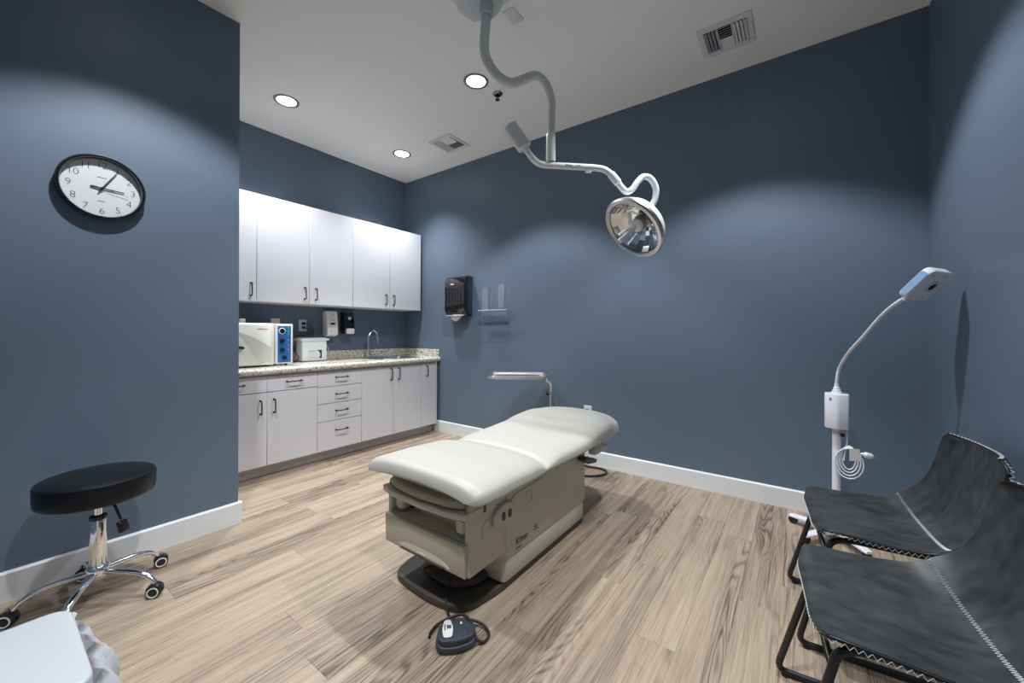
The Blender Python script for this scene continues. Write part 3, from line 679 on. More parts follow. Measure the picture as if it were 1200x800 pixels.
# ------------------------------------------------------------------ back wall fittings
t = thing('paper_towel_dispenser', 'black paper towel dispenser on the back wall with a white towel hanging out', 'dispenser', (-3.05, YB, 1.35))
side = [(0, 0), (.075, .0), (.118, .055), (.128, .10), (.122, .22), (.128, .33), (.122, .40), (.098, .432), (.05, .446), (0, .446)]
Mx = Matrix(((0, 0, 1, -3.205), (-1, 0, 0, YB), (0, 1, 0, 1.338), (0, 0, 0, 1)))
b = prism(side, .305, Mx, .010, 3); bmesh.ops.recalc_face_normals(b, faces=b.faces); o = obj('housing', b, BLKGLOSS, t)
side2 = [(0, .02), (.05, .03), (.070, .12), (.052, .22), (.070, .34), (.055, .43), (0, .435)]
b = prism(side2, .312, Matrix(((0, 0, 1, -3.2085), (-1, 0, 0, YB), (0, 1, 0, 1.338), (0, 0, 0, 1))), .004, 2); bmesh.ops.recalc_face_normals(b, faces=b.faces)
obj('back_shell', b, mat('dark_navy_plastic', (.035, .038, .075), .4), t)
ms = bmesh.new()
for i in range(6): join(ms, box(-3.180 + i * .045, -3.178 + i * .045, YB - .132, YB - .1255, 1.41, 1.66))
for i in range(6): join(ms, box(-3.185, -2.925, YB - .132, YB - .1255, 1.42 + i * .045, 1.422 + i * .045))
obj('window_grid', ms, mat('smoke_grey_ribs', (.03, .035, .037), .3), t, 'faint grid of ribs')
obj('logo_bar', box(-3.105, -3.055, YB - .1315, YB - .1285, 1.683, 1.697), WHITE, t, 'small white mark')
obj('cream_lip', tx(box(-.13, .13, -.035, .035, 0, .006, .002), frame((-3.052, YB - .092, 1.352), (1, 0, 0), (0, 1, .35))), mat('beige_lip', (.42, .38, .36), .5), t)
tw = prism([(-.09, .04), (-.085, .0), (-.03, -.028), (.0, -.03), (.05, .0), (.085, .04)], .010, Matrix(((1, 0, 0, -3.045), (0, 0, -1, YB - .085), (0, 1, 0, 1.315), (0, 0, 0, 1))), .003, 1)
join(tw, tx(prism([(-.06, .04), (-.04, -.005), (.02, -.012), (.07, .04)], .006, None), Matrix(((1, 0, 0, -3.03), (0, 0, -1, YB - .100), (0, 1, 0, 1.32), (0, 0, 0, 1)))))
t2 = obj('paper_towel', tw, PAPER); t2['label'] = 'folded white paper towel sticking out below the black dispenser'; t2['category'] = 'paper towel'

t = thing('acrylic_holder', 'clear acrylic wall holder with tiered pockets beside the black towel dispenser', 'holder', (-2.55, YB, 1.22))
def acr(name, a, m=ACRYL, **k): return obj(name, box(*a, .0008, 1), m, t, **k)
acr('back_panel', (-2.745, -2.375, YB - .005, YB - .001, 1.235, 1.645))
acr('upper_strip', (-2.745, -2.665, YB - .012, YB - .008, 1.402, 1.635), ACRYL3)
acr('upper_strip', (-2.530, -2.450, YB - .012, YB - .008, 1.415, 1.665), ACRYL3)
acr('shelf_edge', (-2.745, -2.370, YB - .085, YB - .070, 1.392, 1.399), ACRYL2, label='bright front edge of the middle shelf')
acr('shelf', (-2.745, -2.370, YB - .085, YB - .004, 1.388, 1.392))
acr('front_pocket', (-2.690, -2.360, YB - .083, YB - .080, 1.222, 1.390))
acr('bottom_tray', (-2.745, -2.370, YB - .082, YB - .004, 1.222, 1.225))
for x_ in (-2.743, -2.600, -2.373):
    d = prism([(0, 0), (.080, 0), (.080, .165), (.030, .26 if x_ in (-2.743, -2.373) else .225), (0, .28 if x_ in (-2.743, -2.373) else .225)], .003, Matrix(((0, 0, 1, x_), (-1, 0, 0, YB - .003), (0, 1, 0, 1.222), (0, 0, 0, 1))))
    bmesh.ops.recalc_face_normals(d, faces=d.faces); obj('divider', d, ACRYL, t)
eg = bmesh.new()
for a in ((-2.692, -2.690, 1.222, 1.39), (-2.360, -2.358, 1.222, 1.39)): join(eg, box(a[0], a[1], YB - .084, YB - .081, a[2], a[3]))
join(eg, box(-2.692, -2.358, YB - .084, YB - .081, 1.221, 1.223)); obj('pocket_edge', eg, mat('acrylic_edge_shade', (.16, .21, .27), .2), t)

# ------------------------------------------------------------------ instrument stand (tray)
S = .955
def sp(p): return (p[0] * S, p[1] * S, 1.175 + (p[2] - 1.175) * S)
px_, py_ = -1.885 * S, 3.205 * S
t = thing('instrument_stand', 'steel tray stand with an empty silver tray behind the head of the treatment table', 'tray stand', (px_, py_, 0))
TA, TB = Vector(sp((-2.353, 2.863, .762))), Vector(sp((-1.925, 3.177, .765)))
tc_ = (TA + TB) / 2; dx_ = (TB - TA).normalized(); dxh = Vector((dx_.x, dx_.y, 0)).normalized(); nz = Vector((0, 0, 1)); dyh = nz.cross(dxh)
TL = (TB - TA).length
TM = frame((tc_.x, tc_.y, tc_.z + .006), dxh, dyh)
tr = prism(rrect(TL - .04, .30, .04, 5), .003, TM @ Matrix.Translation((0, 0, -.026)))
obj('tray', tr, STEEL, t)
rimp = [TM @ Vector((x_, y_, 0)) for x_, y_ in rrect(TL, .34, .05, 6)]
rim = tube(rimp, .006, 8, True); lowp = [TM @ Vector((x_, y_, -.024)) for x_, y_ in rrect(TL - .04, .30, .04, 6)]
wb_ = bmesh.new(); A = [wb_.verts.new(p) for p in rimp]; B = [wb_.verts.new(p) for p in lowp]; nn = len(A)
for i in range(nn): wb_.faces.new((A[i], A[(i + 1) % nn], B[(i + 1) % nn], B[i]))
join(rim, wb_); obj('tray_rim', rim, STEEL, t)
loop = [TM @ Vector((x_, y_, -.012)) for x_, y_ in rrect(TL + .03, .30, .05, 6)]
obj('support_frame', tube(loop, .0065, 8, True), CHROME, t)
obj('column', tube([(px_, py_, .03), (px_, py_, .60)], .0155, 16), STEEL, t)
obj('neck', tube(spline([(px_, py_, .56), (px_, py_, .66), (px_ - .002, py_ - .002, .705), (px_ - .03, py_ - .02, .733), TM @ Vector((TL / 2 + .012, 0, -.012))], 6), .0115, 14), CHROME, t)
obj('height_knob', tx(lathe([(0, 0), (.016, .002), (.018, .02), (.012, .028), (0, .029)], 14), axis((px_ - .012, py_ - .010, .617), -dxh)), BLKPL, t)
obj('clamp_collar', cyl((px_, py_, .585), (px_, py_, .64), .020, 16, bev=.003), STEEL, t)
bs_ = bmesh.new()
for s in (-1, 1):
    tube(spline([(px_, py_, .05), Vector((px_, py_, .045)) - dxh * .20 + dyh * s * .10, Vector((px_, py_, .045)) - dxh * .46 + dyh * s * .19], 6), .012, 10, bm=bs_)
tube([Vector((px_, py_, .05)) + dyh * -.02, Vector((px_, py_, .05)) + dyh * .02], .02, 10, bm=bs_); obj('base', bs_, STEEL, t)
for off in (-dxh * .46 + dyh * .19, -dxh * .46 - dyh * .19, Vector((0, 0, 0))):
    c_ = Vector((px_, py_, .0)) + off; w1 = cyl(c_ + Vector((-.009, 0, .022)), c_ + Vector((.009, 0, .022)), .022, 16); cyl(c_ + Vector((0, 0, .022)), c_ + Vector((0, 0, .05)), .006, 8, w1); obj('caster', w1, BLKRUB, t)

# ------------------------------------------------------------------ treatment table
TX0, TX1, TCX = -1.580, -1.062, -1.321
t = thing('treatment_table', 'power treatment table with ivory cushion on a taupe base, in the middle of the floor', 'treatment table', (TCX, 1.85, 0))
# floor plinth
pl_ = [(-.235, 1.20), (-.20, 1.175), (-.10, 1.16), (.05, 1.155), (.17, 1.175), (.215, 1.23), (.245, 1.38), (.248, 2.24), (-.248, 2.24), (-.262, 1.42), (-.265, 1.30)]
pts = fillet([(TCX + x_, y_, 0) for x_, y_ in pl_], .05, 4, True)
obj('floor_plinth', prism([(p.x, p.y) for p in pts], .034, None, .008, 2), TABSH, t)
hp = [(-.15, 1.27), (-.05, 1.235), (.08, 1.235), (.16, 1.30), (.18, 1.42), (-.19, 1.42)]
pts = fillet([(TCX + x_, y_, 0) for x_, y_ in hp], .06, 4, True)
b = prism([(p.x, p.y) for p in pts], .035, Matrix.Translation((0, 0, .032)), .016, 3); obj('plinth_hump', b, TABSH, t)
# column body: lower skirt + upper
def body(x0, x1, y0, y1, z0, z1, rc=.03, bev=.004):
    pts = fillet([(x0, y0, 0), (x1, y0, 0), (x1, y1, 0), (x0, y1, 0)], rc, 5, True)
    return prism([(p.x, p.y) for p in pts], z1 - z0, Matrix.Translation((0, 0, z0)), bev, 2)
obj('lower_skirt', body(TX0 + .004, TX1 - .004, 1.404, 2.222, .040, .145), TABLE, t)
bd = obj('base_body', body(TX0 + .001, TX1 - .001, 1.402, 2.236, .143, .478, .03, .003), TABLE, t)
obj('skirt_gap', body(TX0 + .008, TX1 - .008, 1.41, 2.215, .030, .050, .03, 0), TABSH, t)
obj('rear_cover', box(TX0 + .03, TX1 - .03, 2.10, 2.235, .40, .50, .01, 2), TABLE, t)
# front housing: two side panels, floor of the bay, back of the bay
FY, FB = 1.165, 1.405
side = [(FY + .004, .182), (FB, .182), (FB, .480), (FY + .03, .480), (FY + .006, .468), (FY, .44), (FY, .20)]
for s, x0 in ((-1, TX0 + .001), (1, TX1 - .023)):
    b = prism(side, .022, Matrix(((0, 0, 1, x0), (1, 0, 0, 0), (0, 1, 0, 0), (0, 0, 0, 1))), .004, 2); bmesh.ops.recalc_face_normals(b, faces=b.faces)
    sp_ = obj('side_panel', b, TABLE, t)
obj('bay_floor', box(TX0 + .02, TX1 - .02, FY + .004, FB, .315, .325, .001, 1), TABLED, t)
obj('bay_back', box(TX0 + .02, TX1 - .02, 1.240, 1.275, .325, .48), TABLE, t)
obj('bay_underside', box(TX0 + .022, TX1 - .022, FY + .01, FB, .184, .30), TABLED, t)
dr = bmesh.new()
pr_ = [(0, .188), (.008, .184), (.02, .190), (.02, .318), (.010, .320), (-.004, .316)]
b = prism([(FY - .016 + a_, z_) for a_, z_ in pr_], TX1 - TX0 - .012, Matrix(((0, 0, 1, TX0 + .003), (1, 0, 0, 0), (0, 1, 0, 0), (0, 0, 0, 1))), .003, 2); bmesh.ops.recalc_face_normals(b, faces=b.faces)
dw = obj('drawer', b, TABLED, t)
lipo = [(-.17, 0)] + [(-.17 + .34 * q / 12, .036 * math.sin(PI * q / 12) ** .6) for q in range(1, 12)] + [(.17, 0)]
b = prism(lipo[::-1], .006, Matrix(((1, 0, 0, TCX), (0, .14, -1, FY - .0155), (0, 1, 0, .199), (0, 0, 0, 1))), .003, 2); bmesh.ops.recalc_face_normals(b, faces=b.faces)
obj('finger_pull', b, TABLED, dw)
obj('grip_slot', box(TCX - .14, TCX + .14, FY - .026, FY - .018, .194, .199), TABSH, dw)
obj('badge', box(TCX - .025, TCX + .025, FY - .0242, FY - .020, .204, .211, .0006, 1), TABLE, dw)
# ledge
b = prism([(TX0 - .012, FY - .022), (TX0 + .08, FY - .044), (TCX, FY - .052), (TX1 - .08, FY - .044), (TX1 + .004, FY - .020), (TX1 + .002, FY + .09), (TX0 - .010, FY + .09)], .026, Matrix.Translation((0, 0, .422)), .004, 2)
obj('ledge', b, TABLE, t)
b = prism([(TX0 + .02, FY - .002), (TX0 + .09, FY - .030), (TCX, FY - .044), (TX1 - .09, FY - .030), (TX1 - .025, FY - .002), (TX1 - .022, FY + .16), (TX0 + .018, FY + .16)], .040, Matrix.Translation((0, 0, .450)), .014, 4)
obj('foot_cushion', b, CUSHT, t, 'taupe footrest cushion folded in under the ivory pad')
for s in (-1, 1):
    x_ = TCX + s * .195
    b = box(x_ - .028, x_ + .028, FY + .01, FY + .09, .336, .405, .018, 3); o = obj('stirrup', b, TABLE, t)
    obj('stirrup_socket', box(x_ + .028, x_ + .05, FY + .05, FY + .10, .34, .412, .003, 1), BLKPL, o)
obj('bay_switch', box(TCX + .02, TCX + .05, 1.234, 1.242, .352, .392, .002, 1), BLKPL, t)
obj('bay_switch_light', box(TCX + .030, TCX + .037, 1.232, 1.2345, .366, .374), GREEN, t)
# pad frame
obj('pad_rail', box(TX0 + .015, TX1 - .10, FY + .00, FY + .02, .492, .512, .002, 1), TABLE, t)
obj('pad_bracket', box(TX0 + .012, TX0 + .022, FY + .03, FY + .05, .44, .52, .001, 1), BLKPL, t)
# right side details
xs = TX1
def on_side(y, z): return frame((xs, y, z), (0, 1, 0), (0, 0, 1))
oc = [(-.075, -.035), (.072, -.038), (.075, .020), (.05, .042), (0, .052), (-.05, .040), (-.075, .018)]
b = prism(oc, .018, on_side(1.385, .366), .006, 3); ob = obj('outlet_block', b, TABLE, t)
for dy in (-.020, .026): obj('receptacle', prism(rrect(.024, .038, .011, 4, dy, .002), .002, on_side(1.390, .362) @ Matrix.Translation((0, 0, .0182))), BLKPL, ob, 'black socket')
obj('grip_moulding', tube(fillet([Vector((xs, 1.250, .305)), Vector((xs, 1.250, .362)), Vector((xs, 1.275, .378)), Vector((xs, 1.325, .378))], .02, 4), .0035, 8), TABLE, t)
obj('side_slot', prism(rrect(.018, .048, .008, 4), .0015, on_side(1.262, .440)), BLKPL, t)
obj('round_cover', lathe([(.028, 0), (.030, .0015), (.032, 0)], 28, on_side(1.595, .372)), TABLE, t)
obj('panel_seam', tube([(xs + .0002, 1.45, .405), (xs + .0002, 1.475, .422), (xs + .0002, 1.72, .428)], .0012, 5), TABSH, t)
for w_, z_, ox, oy in (('Ritter', .047, 0, 0), ('by Midmark', .011, .002, -.030), ('222', .018, .155, .012), ('Barrier-Free', .009, .155, -.004)):
    obj('lettering', tx(text_bm(w_, z_, .0002, .0003, 'LEFT', .95), on_side(1.487, .192) @ Matrix.Translation((ox, oy, 0))), INKBR, bd)
# the cushion
def lerp(tab, x_):
    for (a, va), (b_, vb) in zip(tab, tab[1:]):
        if x_ <= b_: q = (x_ - a) / (b_ - a); q = q * q * (3 - 2 * q); return va + (vb - va) * q
    return tab[-1][1]
TOP = [(.99, .592), (1.12, .602), (1.30, .607), (1.50, .598), (1.60, .580), (1.635, .567), (1.67, .574), (1.80, .583), (1.95, .588), (2.12, .598), (2.26, .622), (2.40, .630), (2.55, .622), (2.68, .606)]
BOT = [(.99, .508), (1.10, .505), (1.30, .496), (1.60, .490), (2.0, .488), (2.3, .488), (2.68, .492)]
HWD = [(.99, .355), (1.20, .353), (1.45, .348), (1.60, .335), (1.64, .326), (1.70, .333), (2.0, .345), (2.35, .350), (2.50, .345), (2.68, .330)]
b = bmesh.new(); NS, NT = 110, 56; Y0, Y1 = 1.085, 2.665; grid = []
for i in range(NS + 1):
    # cluster rings at the ends
    q = i / NS; q = .5 - .5 * math.cos(PI * q) if True else q; q = .35 * q + .65 * (i / NS)
    y = Y0 + (Y1 - Y0) * q
    d0, d1 = (y - Y0), (Y1 - y)
    ew = (1 - max(0, 1 - d0 / .09) ** 2.6) ** (1 / 2.6) if d0 < .09 else 1
    ew2 = (1 - max(0, 1 - d1 / .20) ** 2.2) ** (1 / 2.2) if d1 < .20 else 1
    eh = (1 - max(0, 1 - d0 / .055) ** 2.2) ** (1 / 2.2) if d0 < .055 else 1
    eh2 = (1 - max(0, 1 - d1 / .05) ** 2.2) ** (1 / 2.2) if d1 < .05 else 1
    hw = lerp(HWD, y) * (.92 + .08 * ew) * (.55 + .45 * ew2); zt, zb = lerp(TOP, y), lerp(BOT, y)
    zc0 = zt * .22 + zb * .78
    E = max(.02, eh * eh2); ring = []
    for k in range(NT):
        a = 2 * PI * k / NT; ca, sa = math.cos(a), math.sin(a)
        n1 = (2 / 2.5 if sa > 0 else .35); n2 = (2 / 2.4 if sa > 0 else .8)
        ar = .034 * math.exp(-((y - 1.085) / .13) ** 2) * (1 - min(1, abs(ca) ** n1) ** 2.5); zc = zc0 + ar * .8
        X = hw * (abs(ca) ** n1) * (1 if ca > 0 else -1); X *= (.90 + .10 * E)
        up_ = (zt - zc) if sa > 0 else (zc0 - zb)
        Z = zc + up_ * E * (abs(sa) ** (n2 * .8)) * (1 if sa > 0 else -1)
        u_ = X / hw
        if sa > 0:
            Z -= (.010 * math.exp(-((y - 1.635) / .020) ** 2) + .030 * abs(u_) ** 4 * math.exp(-((y - 1.650) / .060) ** 2)) * abs(sa) ** .6        # crease
            Z += .012 * math.exp(-((y - 2.38) / .14) ** 2) * (abs(u_) ** 3) * sa
            Z -= .022 * math.exp(-((y - 2.30) / .15) ** 2 - ((X + .0) / .13) ** 2)                         # head hollow
            Z -= .006 * math.exp(-((y - 2.02) / .28) ** 2 - (X / .20) ** 2)
        ring.append(b.verts.new((TCX + .014 + X, y, Z)))
    grid.append(ring)
for A, B in zip(grid, grid[1:]):
    for k in range(NT): b.faces.new((A[k], B[k], B[(k + 1) % NT], A[(k + 1) % NT]))
b.faces.new(grid[0]); b.faces.new(grid[-1][::-1]); bmesh.ops.recalc_face_normals(b, faces=b.faces)
cu = obj('cushion', b, CUSH, t, 'ivory vinyl cushion', ang=70)
# cushion shell underneath
b = bmesh.new(); 
sh = []
for i in range(25):
    y = 1.16 + (2.60 - 1.16) * i / 24; sh.append((lerp(HWD, y) * (.90 if 2 < i < 22 else .80) * (.72 if i in (0, 24) else 1), y))
poly = [(TCX + x_, y_) for x_, y_ in sh] + [(TCX - x_, y_) for x_, y_ in sh[::-1]]
obj('cushion_shell', prism(poly, .022, Matrix.Translation((0, 0, .489)), .006, 2), TABLE, t)
obj('headrest_underside', box(TCX - .24, TCX + .24, 2.42, 2.66, .485, .525, .015, 3), TABLE, t)
MP = Matrix(((0, 0, 1, -1.03), (1, 0, 0, 0), (0, 1, 0, 0), (0, 0, 0, 1)))
b = prism([(2.197, .433), (2.25, .430), (2.32, .430), (2.38, .432), (2.395, .445), (2.36, .468), (2.27, .492), (2.215, .495), (2.19, .47)][::1], .045, MP, .006, 2); bmesh.ops.recalc_face_normals(b, faces=b.faces)
obj('backrest_lever', b, CUSH, t)
b = prism([(2.10, .422), (2.17, .383), (2.27, .366), (2.287, .382), (2.24, .402), (2.14, .434)], .05, MP @ Matrix.Translation((0, 0, -.03)), .005, 2); bmesh.ops.recalc_face_normals(b, faces=b.faces)
obj('release_handle', b, TABSH, t, 'dark release handle')

# foot control
t = thing('foot_control', 'slate-blue foot control with cream display strip on the floor below the table', 'foot pedal', (-1.05, 1.07, 0), 0)
dF = Vector((.124, -.096, 0)).normalized(); FM = frame((-1.053, 1.080, 0), Vector((0, 0, 1)).cross(dF), dF * -1)
# local: y points to the narrow end, x to the right
ol = [(-.066, -.058), (0, -.072), (.066, -.058), (.078, -.02), (.062, .035), (.030, .070), (-.030, .070), (-.062, .035), (-.078, -.02)]
pts = fillet([(x_, y_, 0) for x_, y_ in ol], .022, 4, True)
FMz = FM if (FM.to_3x3() @ Vector((0, 0, 1))).z > 0 else FM @ Matrix.Scale(-1, 4, (1, 0, 0))
b = prism([(p.x, p.y) for p in pts], .026, None, .007, 3); bmesh.ops.transform(b, matrix=FMz, verts=b.verts); bmesh.ops.recalc_face_normals(b, faces=b.faces); obj('base', b, NAVY, t)
pts2 = [(p.x * .93, p.y * .93) for p in pts]
b = prism(pts2, .016, None, .006, 2)
for v in b.verts:
    if v.co.z > .004: v.co.z += .010 * (1 - (v.co.y / .08)) * .5
bmesh.ops.transform(b, matrix=FMz @ Matrix.Translation((0, 0, .024)), verts=b.verts); bmesh.ops.recalc_face_normals(b, faces=b.faces); obj('pedal_top', b, NAVY, t)
st_ = [(-.016, -.05), (.016, -.05), (.021, 0), (.012, .050), (-.012, .050), (-.021, 0)]
pp_ = fillet([(x_, y_, 0) for x_, y_ in st_], .014, 4, True)
b = prism([(p.x, p.y) for p in pp_], .0035, None, .001, 1); SM = FMz @ Matrix.Translation((-.028, .004, .0455)) @ Matrix.Rotation(R(-6), 4, 'Z') @ Matrix.Rotation(R(-4.5), 4, 'X')
bmesh.ops.transform(b, matrix=SM, verts=b.verts); bmesh.ops.recalc_face_normals(b, faces=b.faces); sp2 = obj('display_strip', b, CREAMPL, t, 'cream display strip')
b = box(-.003, .014, -.004, .016, .0034, .0044); bmesh.ops.transform(b, matrix=SM, verts=b.verts); bmesh.ops.recalc_face_normals(b, faces=b.faces); obj('display', b, LCD, sp2)
b = box(-.012, -.008, -.012, .022, .0034, .0042); bmesh.ops.transform(b, matrix=SM, verts=b.verts); bmesh.ops.recalc_face_normals(b, faces=b.faces); obj('display_print', b, INK, sp2)
for x_, y_ in ((.026, .022), (.030, -.036)):
    b = prism([(-.006, -.005), (.006, -.005), (0, .007)], .002, None); bmesh.ops.transform(b, matrix=FMz @ Matrix.Translation((x_, y_, .045)), verts=b.verts); bmesh.ops.recalc_face_normals(b, faces=b.faces)
    obj('arrow_mark', b, WHITE, t)
obj('cable', tube(spline([(-1.33, 1.35, .075), (-1.37, 1.28, .078), (-1.40, 1.235, .075), (-1.36, 1.215, .072), (-1.30, 1.24, .078), (-1.24, 1.235, .080), (-1.215, 1.195, .055), (-1.185, 1.165, .02), (-1.15, 1.145, .010), (-1.112, 1.128, .020),
     (-1.06, 1.170, .022), (-1.01, 1.190, .014), (-.965, 1.175, .008), (-.955, 1.135, .006), (-.975, 1.115, .020), (-1.02, 1.14, .040), (-1.08, 1.155, .042), (-1.12, 1.13, .030), (-1.155, 1.09, .012), (-1.150, 1.045, .007), (-1.135, 1.025, .007)], 8), .0055, 8), BLKRUB, t)

# ------------------------------------------------------------------ swivel stool
sx, sy = -2.470, .318
t = thing('swivel_stool', 'round black swivel stool with five chrome castered legs by the blue left wall', 'stool', (sx, sy, 0))
obj('seat', lathe([(0, .450), (.178, .450), (.185, .456), (.188, .470), (.189, .528), (.186, .537), (.176, .543), (.10, .549), (0, .550)], 64, Matrix.Translation((sx, sy, 0))), BLKLEATH, t)
obj('seat_plate', box(sx - .09, sx + .09, sy - .07, sy + .07, .438, .452, .003, 1), BLKPL, t)
obj('gas_piston', cyl((sx, sy, .33), (sx, sy, .440), .014, 20), CHROME, t)
obj('column', lathe([(0, .150), (.026, .150), (.0285, .160), (.0265, .356), (.0240, .362), (.0150, .364)], 28, Matrix.Translation((sx, sy, 0))), CHROME, t)
obj('column_cap', lathe([(.0275, .350), (.0295, .354), (.0285, .366), (.015, .370)], 28, Matrix.Translation((sx, sy, 0))), BLKPL, t)
obj('hub', lathe([(0, .098), (.030, .098), (.038, .108), (.040, .130), (.036, .146), (.029, .153), (0, .154)], 32, Matrix.Translation((sx, sy, 0))), CHROME, t)
obj('height_lever', tube(spline([(sx + .01, sy + .01, .444), (sx + .035, sy + .035, .425), (sx + .055, sy + .05, .385), (sx + .068, sy + .060, .345)], 4), .0055, 8), BLKPL, t)
b = tx(box(-.020, .020, -.026, .026, -.011, .011, .008, 2), frame((sx + .075, sy + .066, .315), (.55, -.8, 0), (.25, .2, -1))); obj('lever_paddle', b, BLKPL, t)
for k in range(5):
    a = R(41 + 72 * k); d = Vector((math.cos(a), math.sin(a), 0)); n = Vector((-math.sin(a), math.cos(a), 0)); c = Vector((sx, sy, 0)); Rr = .235
    pts = spline([c + d * .028 + Vector((0, 0, .122)), c + d * .09 + Vector((0, 0, .118)), c + d * .16 + Vector((0, 0, .108)), c + d * .205 + Vector((0, 0, .090)), c + d * Rr + Vector((0, 0, .060))], 6)
    lg = obj('leg', tube(pts, [.0165 - .0045 * i / len(pts) for i in range(len(pts))], 14, flat=.75), CHROME, t)
    a2 = a + (1.0 if k % 2 else -.7); wd_ = Vector((math.cos(a2), math.sin(a2), 0)) if k not in (0, 3) else Vector((.82, -.57, 0)); tr_ = Vector((0, 0, 1)).cross(wd_)
    cc = c + d * (Rr + .006) + Vector((0, 0, 0)) + tr_ * -.008
    hood = bmesh.new()
    for s in (-1, 1): pass
    cs = obj('caster', cyl(cc + Vector((0, 0, .045)), cc + Vector((0, 0, .068)), .006, 10), STEEL, lg if False else t)
    fr_ = frame(cc + Vector((0, 0, .027)), tr_, (0, 0, 1))    # local z = along the axle
    zz = fr_.to_3x3() @ Vector((0, 0, 1))
    for s in (-1, 1):
        wm = lathe([(0, .004), (.027, .004), (.027, .018), (.024, .020), (0, .020)], 24, fr_ @ Matrix.Scale(s, 4, (0, 0, 1))); bmesh.ops.recalc_face_normals(wm, faces=wm.faces)
        wo = obj('wheel', wm, BLKRUB, cs)
        rm = lathe([(.017, .020), (.017, .0215), (.022, .0215), (.022, .020)], 24, fr_ @ Matrix.Scale(s, 4, (0, 0, 1))); bmesh.ops.recalc_face_normals(rm, faces=rm.faces)
        obj('wheel_ring', rm, WHPL, cs, 'pale ring on the wheel')
    hd = prism([(.030 * math.cos(R(q)), .030 * math.sin(R(q))) for q in range(10, 171, 16)] + [(-.022, .010), (.022, .010)], .036, fr_ @ Matrix.Translation((0, .003, -.018)), .004, 2)
    obj('hood', hd, BLKPL, cs)

# ------------------------------------------------------------------ waste bin
bx0, bx1, by0, by1, bz = -1.545, -1.175, -.225, .150, .45
t = thing('waste_bin', 'white lidded waste bin in the bottom left corner, in front of the stool', 'bin', ((bx0 + bx1) / 2, (by0 + by1) / 2, 0))
cx_, cy_ = (bx0 + bx1) / 2, (by0 + by1) / 2
b = bmesh.new(); rings = []
for z_, s in ((0.0, .86), (.02, .88), (.40, .965), (.425, .965)):
    rings.append([b.verts.new((cx_ + x_ * s, cy_ + y_ * s, z_)) for x_, y_ in rrect(bx1 - bx0, by1 - by0, .05, 6)])
for A, B in zip(rings, rings[1:]):
    for k in range(len(A)): b.faces.new((A[k], A[(k + 1) % len(A)], B[(k + 1) % len(A)], B[k]))
b.faces.new(rings[0][::-1]); b.faces.new(rings[-1]); obj('body', b, WHPL, t)
lm = prism(rrect(bx1 - bx0, by1 - by0, .045, 7, cx_, cy_), .032, Matrix.Translation((0, 0, .420)), .009, 3)
ld = obj('lid', lm, noisy(mat('bin_lid_plastic', (.47, .50, .52), .4), 150, .03), t)
obj('orange_label', prism(rrect(.26, .10, .01, 3, -1.335, -.022), .0008, Matrix.Translation((0, 0, .452))), ORANGE, ld, 'orange label')
t2 = thing('bin_liner', 'crumpled white plastic bag bulging out along the side of the waste bin', 'bag', (cx_, by1, .40))
b = bmesh.new(); rings = []
for j in range(15):
    q = j / 14; z_ = .438 - .30 * q; ring = []
    for k in range(41):
        u_ = k / 40; s = 2 * u_ - 1
        bulge = (.052 * math.sin(PI * min(1, q * 1.25)) ** .7 + .004) * (1 - abs(s) ** 3.2) + .009 * math.sin(17 * u_ + 3 * q) * math.sin(PI * u_) + .005 * math.sin(41 * u_ + 9 * q)
        x_ = cx_ + .02 + s * .19; y_ = by1 + .001 + bulge - .01 * q
        ring.append(b.verts.new((x_, y_, z_)))
    rings.append(ring)
for A, B in zip(rings, rings[1:]):
    for k in range(40): b.faces.new((A[k], A[k + 1], B[k + 1], B[k]))
bmesh.ops.solidify(b, geom=list(b.faces), thickness=.002)
bmesh.ops.recalc_face_normals(b, faces=b.faces); obj('film', b, BAG, t2, ang=80)

# ------------------------------------------------------------------ lamp on stand (right)
LX, LY = .173, 2.90
t = thing('exam_lamp', 'white gooseneck examination lamp on a wheeled stand in the corner behind the chairs', 'lamp', (LX, LY, 0))
obj('pole', cyl((LX, LY, .06), (LX, LY, .64), .0200, 24), WHPL2, t)
obj('power_box', prism(fillet([(-.054, -.040, 0), (.010, -.062, 0), (.054, -.040, 0), (.054, .040, 0), (-.054, .040, 0)], .012, 4, True) and [(p.x, p.y) for p in fillet([(-.054, -.036, 0), (.0, -.060, 0), (.054, -.040, 0), (.054, .040, 0), (-.054, .040, 0)], .014, 4, True)], .196, Matrix.Translation((LX, LY, .634)), .006, 2), WHPL2, t)
LB = frame((LX - .0535, LY, .78), (0, -1, 0), (0, 0, 1))
obj('power_button', tx(cyl((0, 0, 0), (0, 0, .002), .006, 14), frame((LX - .030, LY - .0475, .803), (.92, -.39, 0), (0, 0, 1))), mat('blue_button', (.10, .22, .55), .3), t, 'small blue button')
obj('neck_collar', lathe([(0, .828), (.026, .828), (.026, .838), (.020, .841), (.020, .850), (.016, .853), (.016, .862), (.012, .866), (.011, .885), (0, .885)], 24, Matrix.Translation((LX, LY, 0))), WHPL2, t)
obj('gooseneck', tube(spline([(LX, LY, .87), (LX + .002, LY - .008, .92), (.186, 2.875, .985), (.222, 2.80, 1.075), (.268, 2.72, 1.155), (.318, 2.65, 1.245), (.355, 2.60, 1.298), (.392, 2.555, 1.335)], 8), .0088, 14), WHPL2, t)
e1 = (rt * .025 - fw * .080 + Vector((0, 0, .090))).normalized(); e2 = rt * .106 + fw * .030 + Vector((0, 0, -.012)); e2 = (e2 - e1 * e2.dot(e1)).normalized(); e3 = e1.cross(e2)
HMx = Matrix(((e1.x, e2.x, e3.x, 0), (e1.y, e2.y, e3.y, 0), (e1.z, e2.z, e3.z, 0), (0, 0, 0, 1)))
A0 = Vector((.388, 2.545, 1.332)); LL, LW, LT = .158, .145, .040
HL = Matrix.Translation(A0) @ HMx
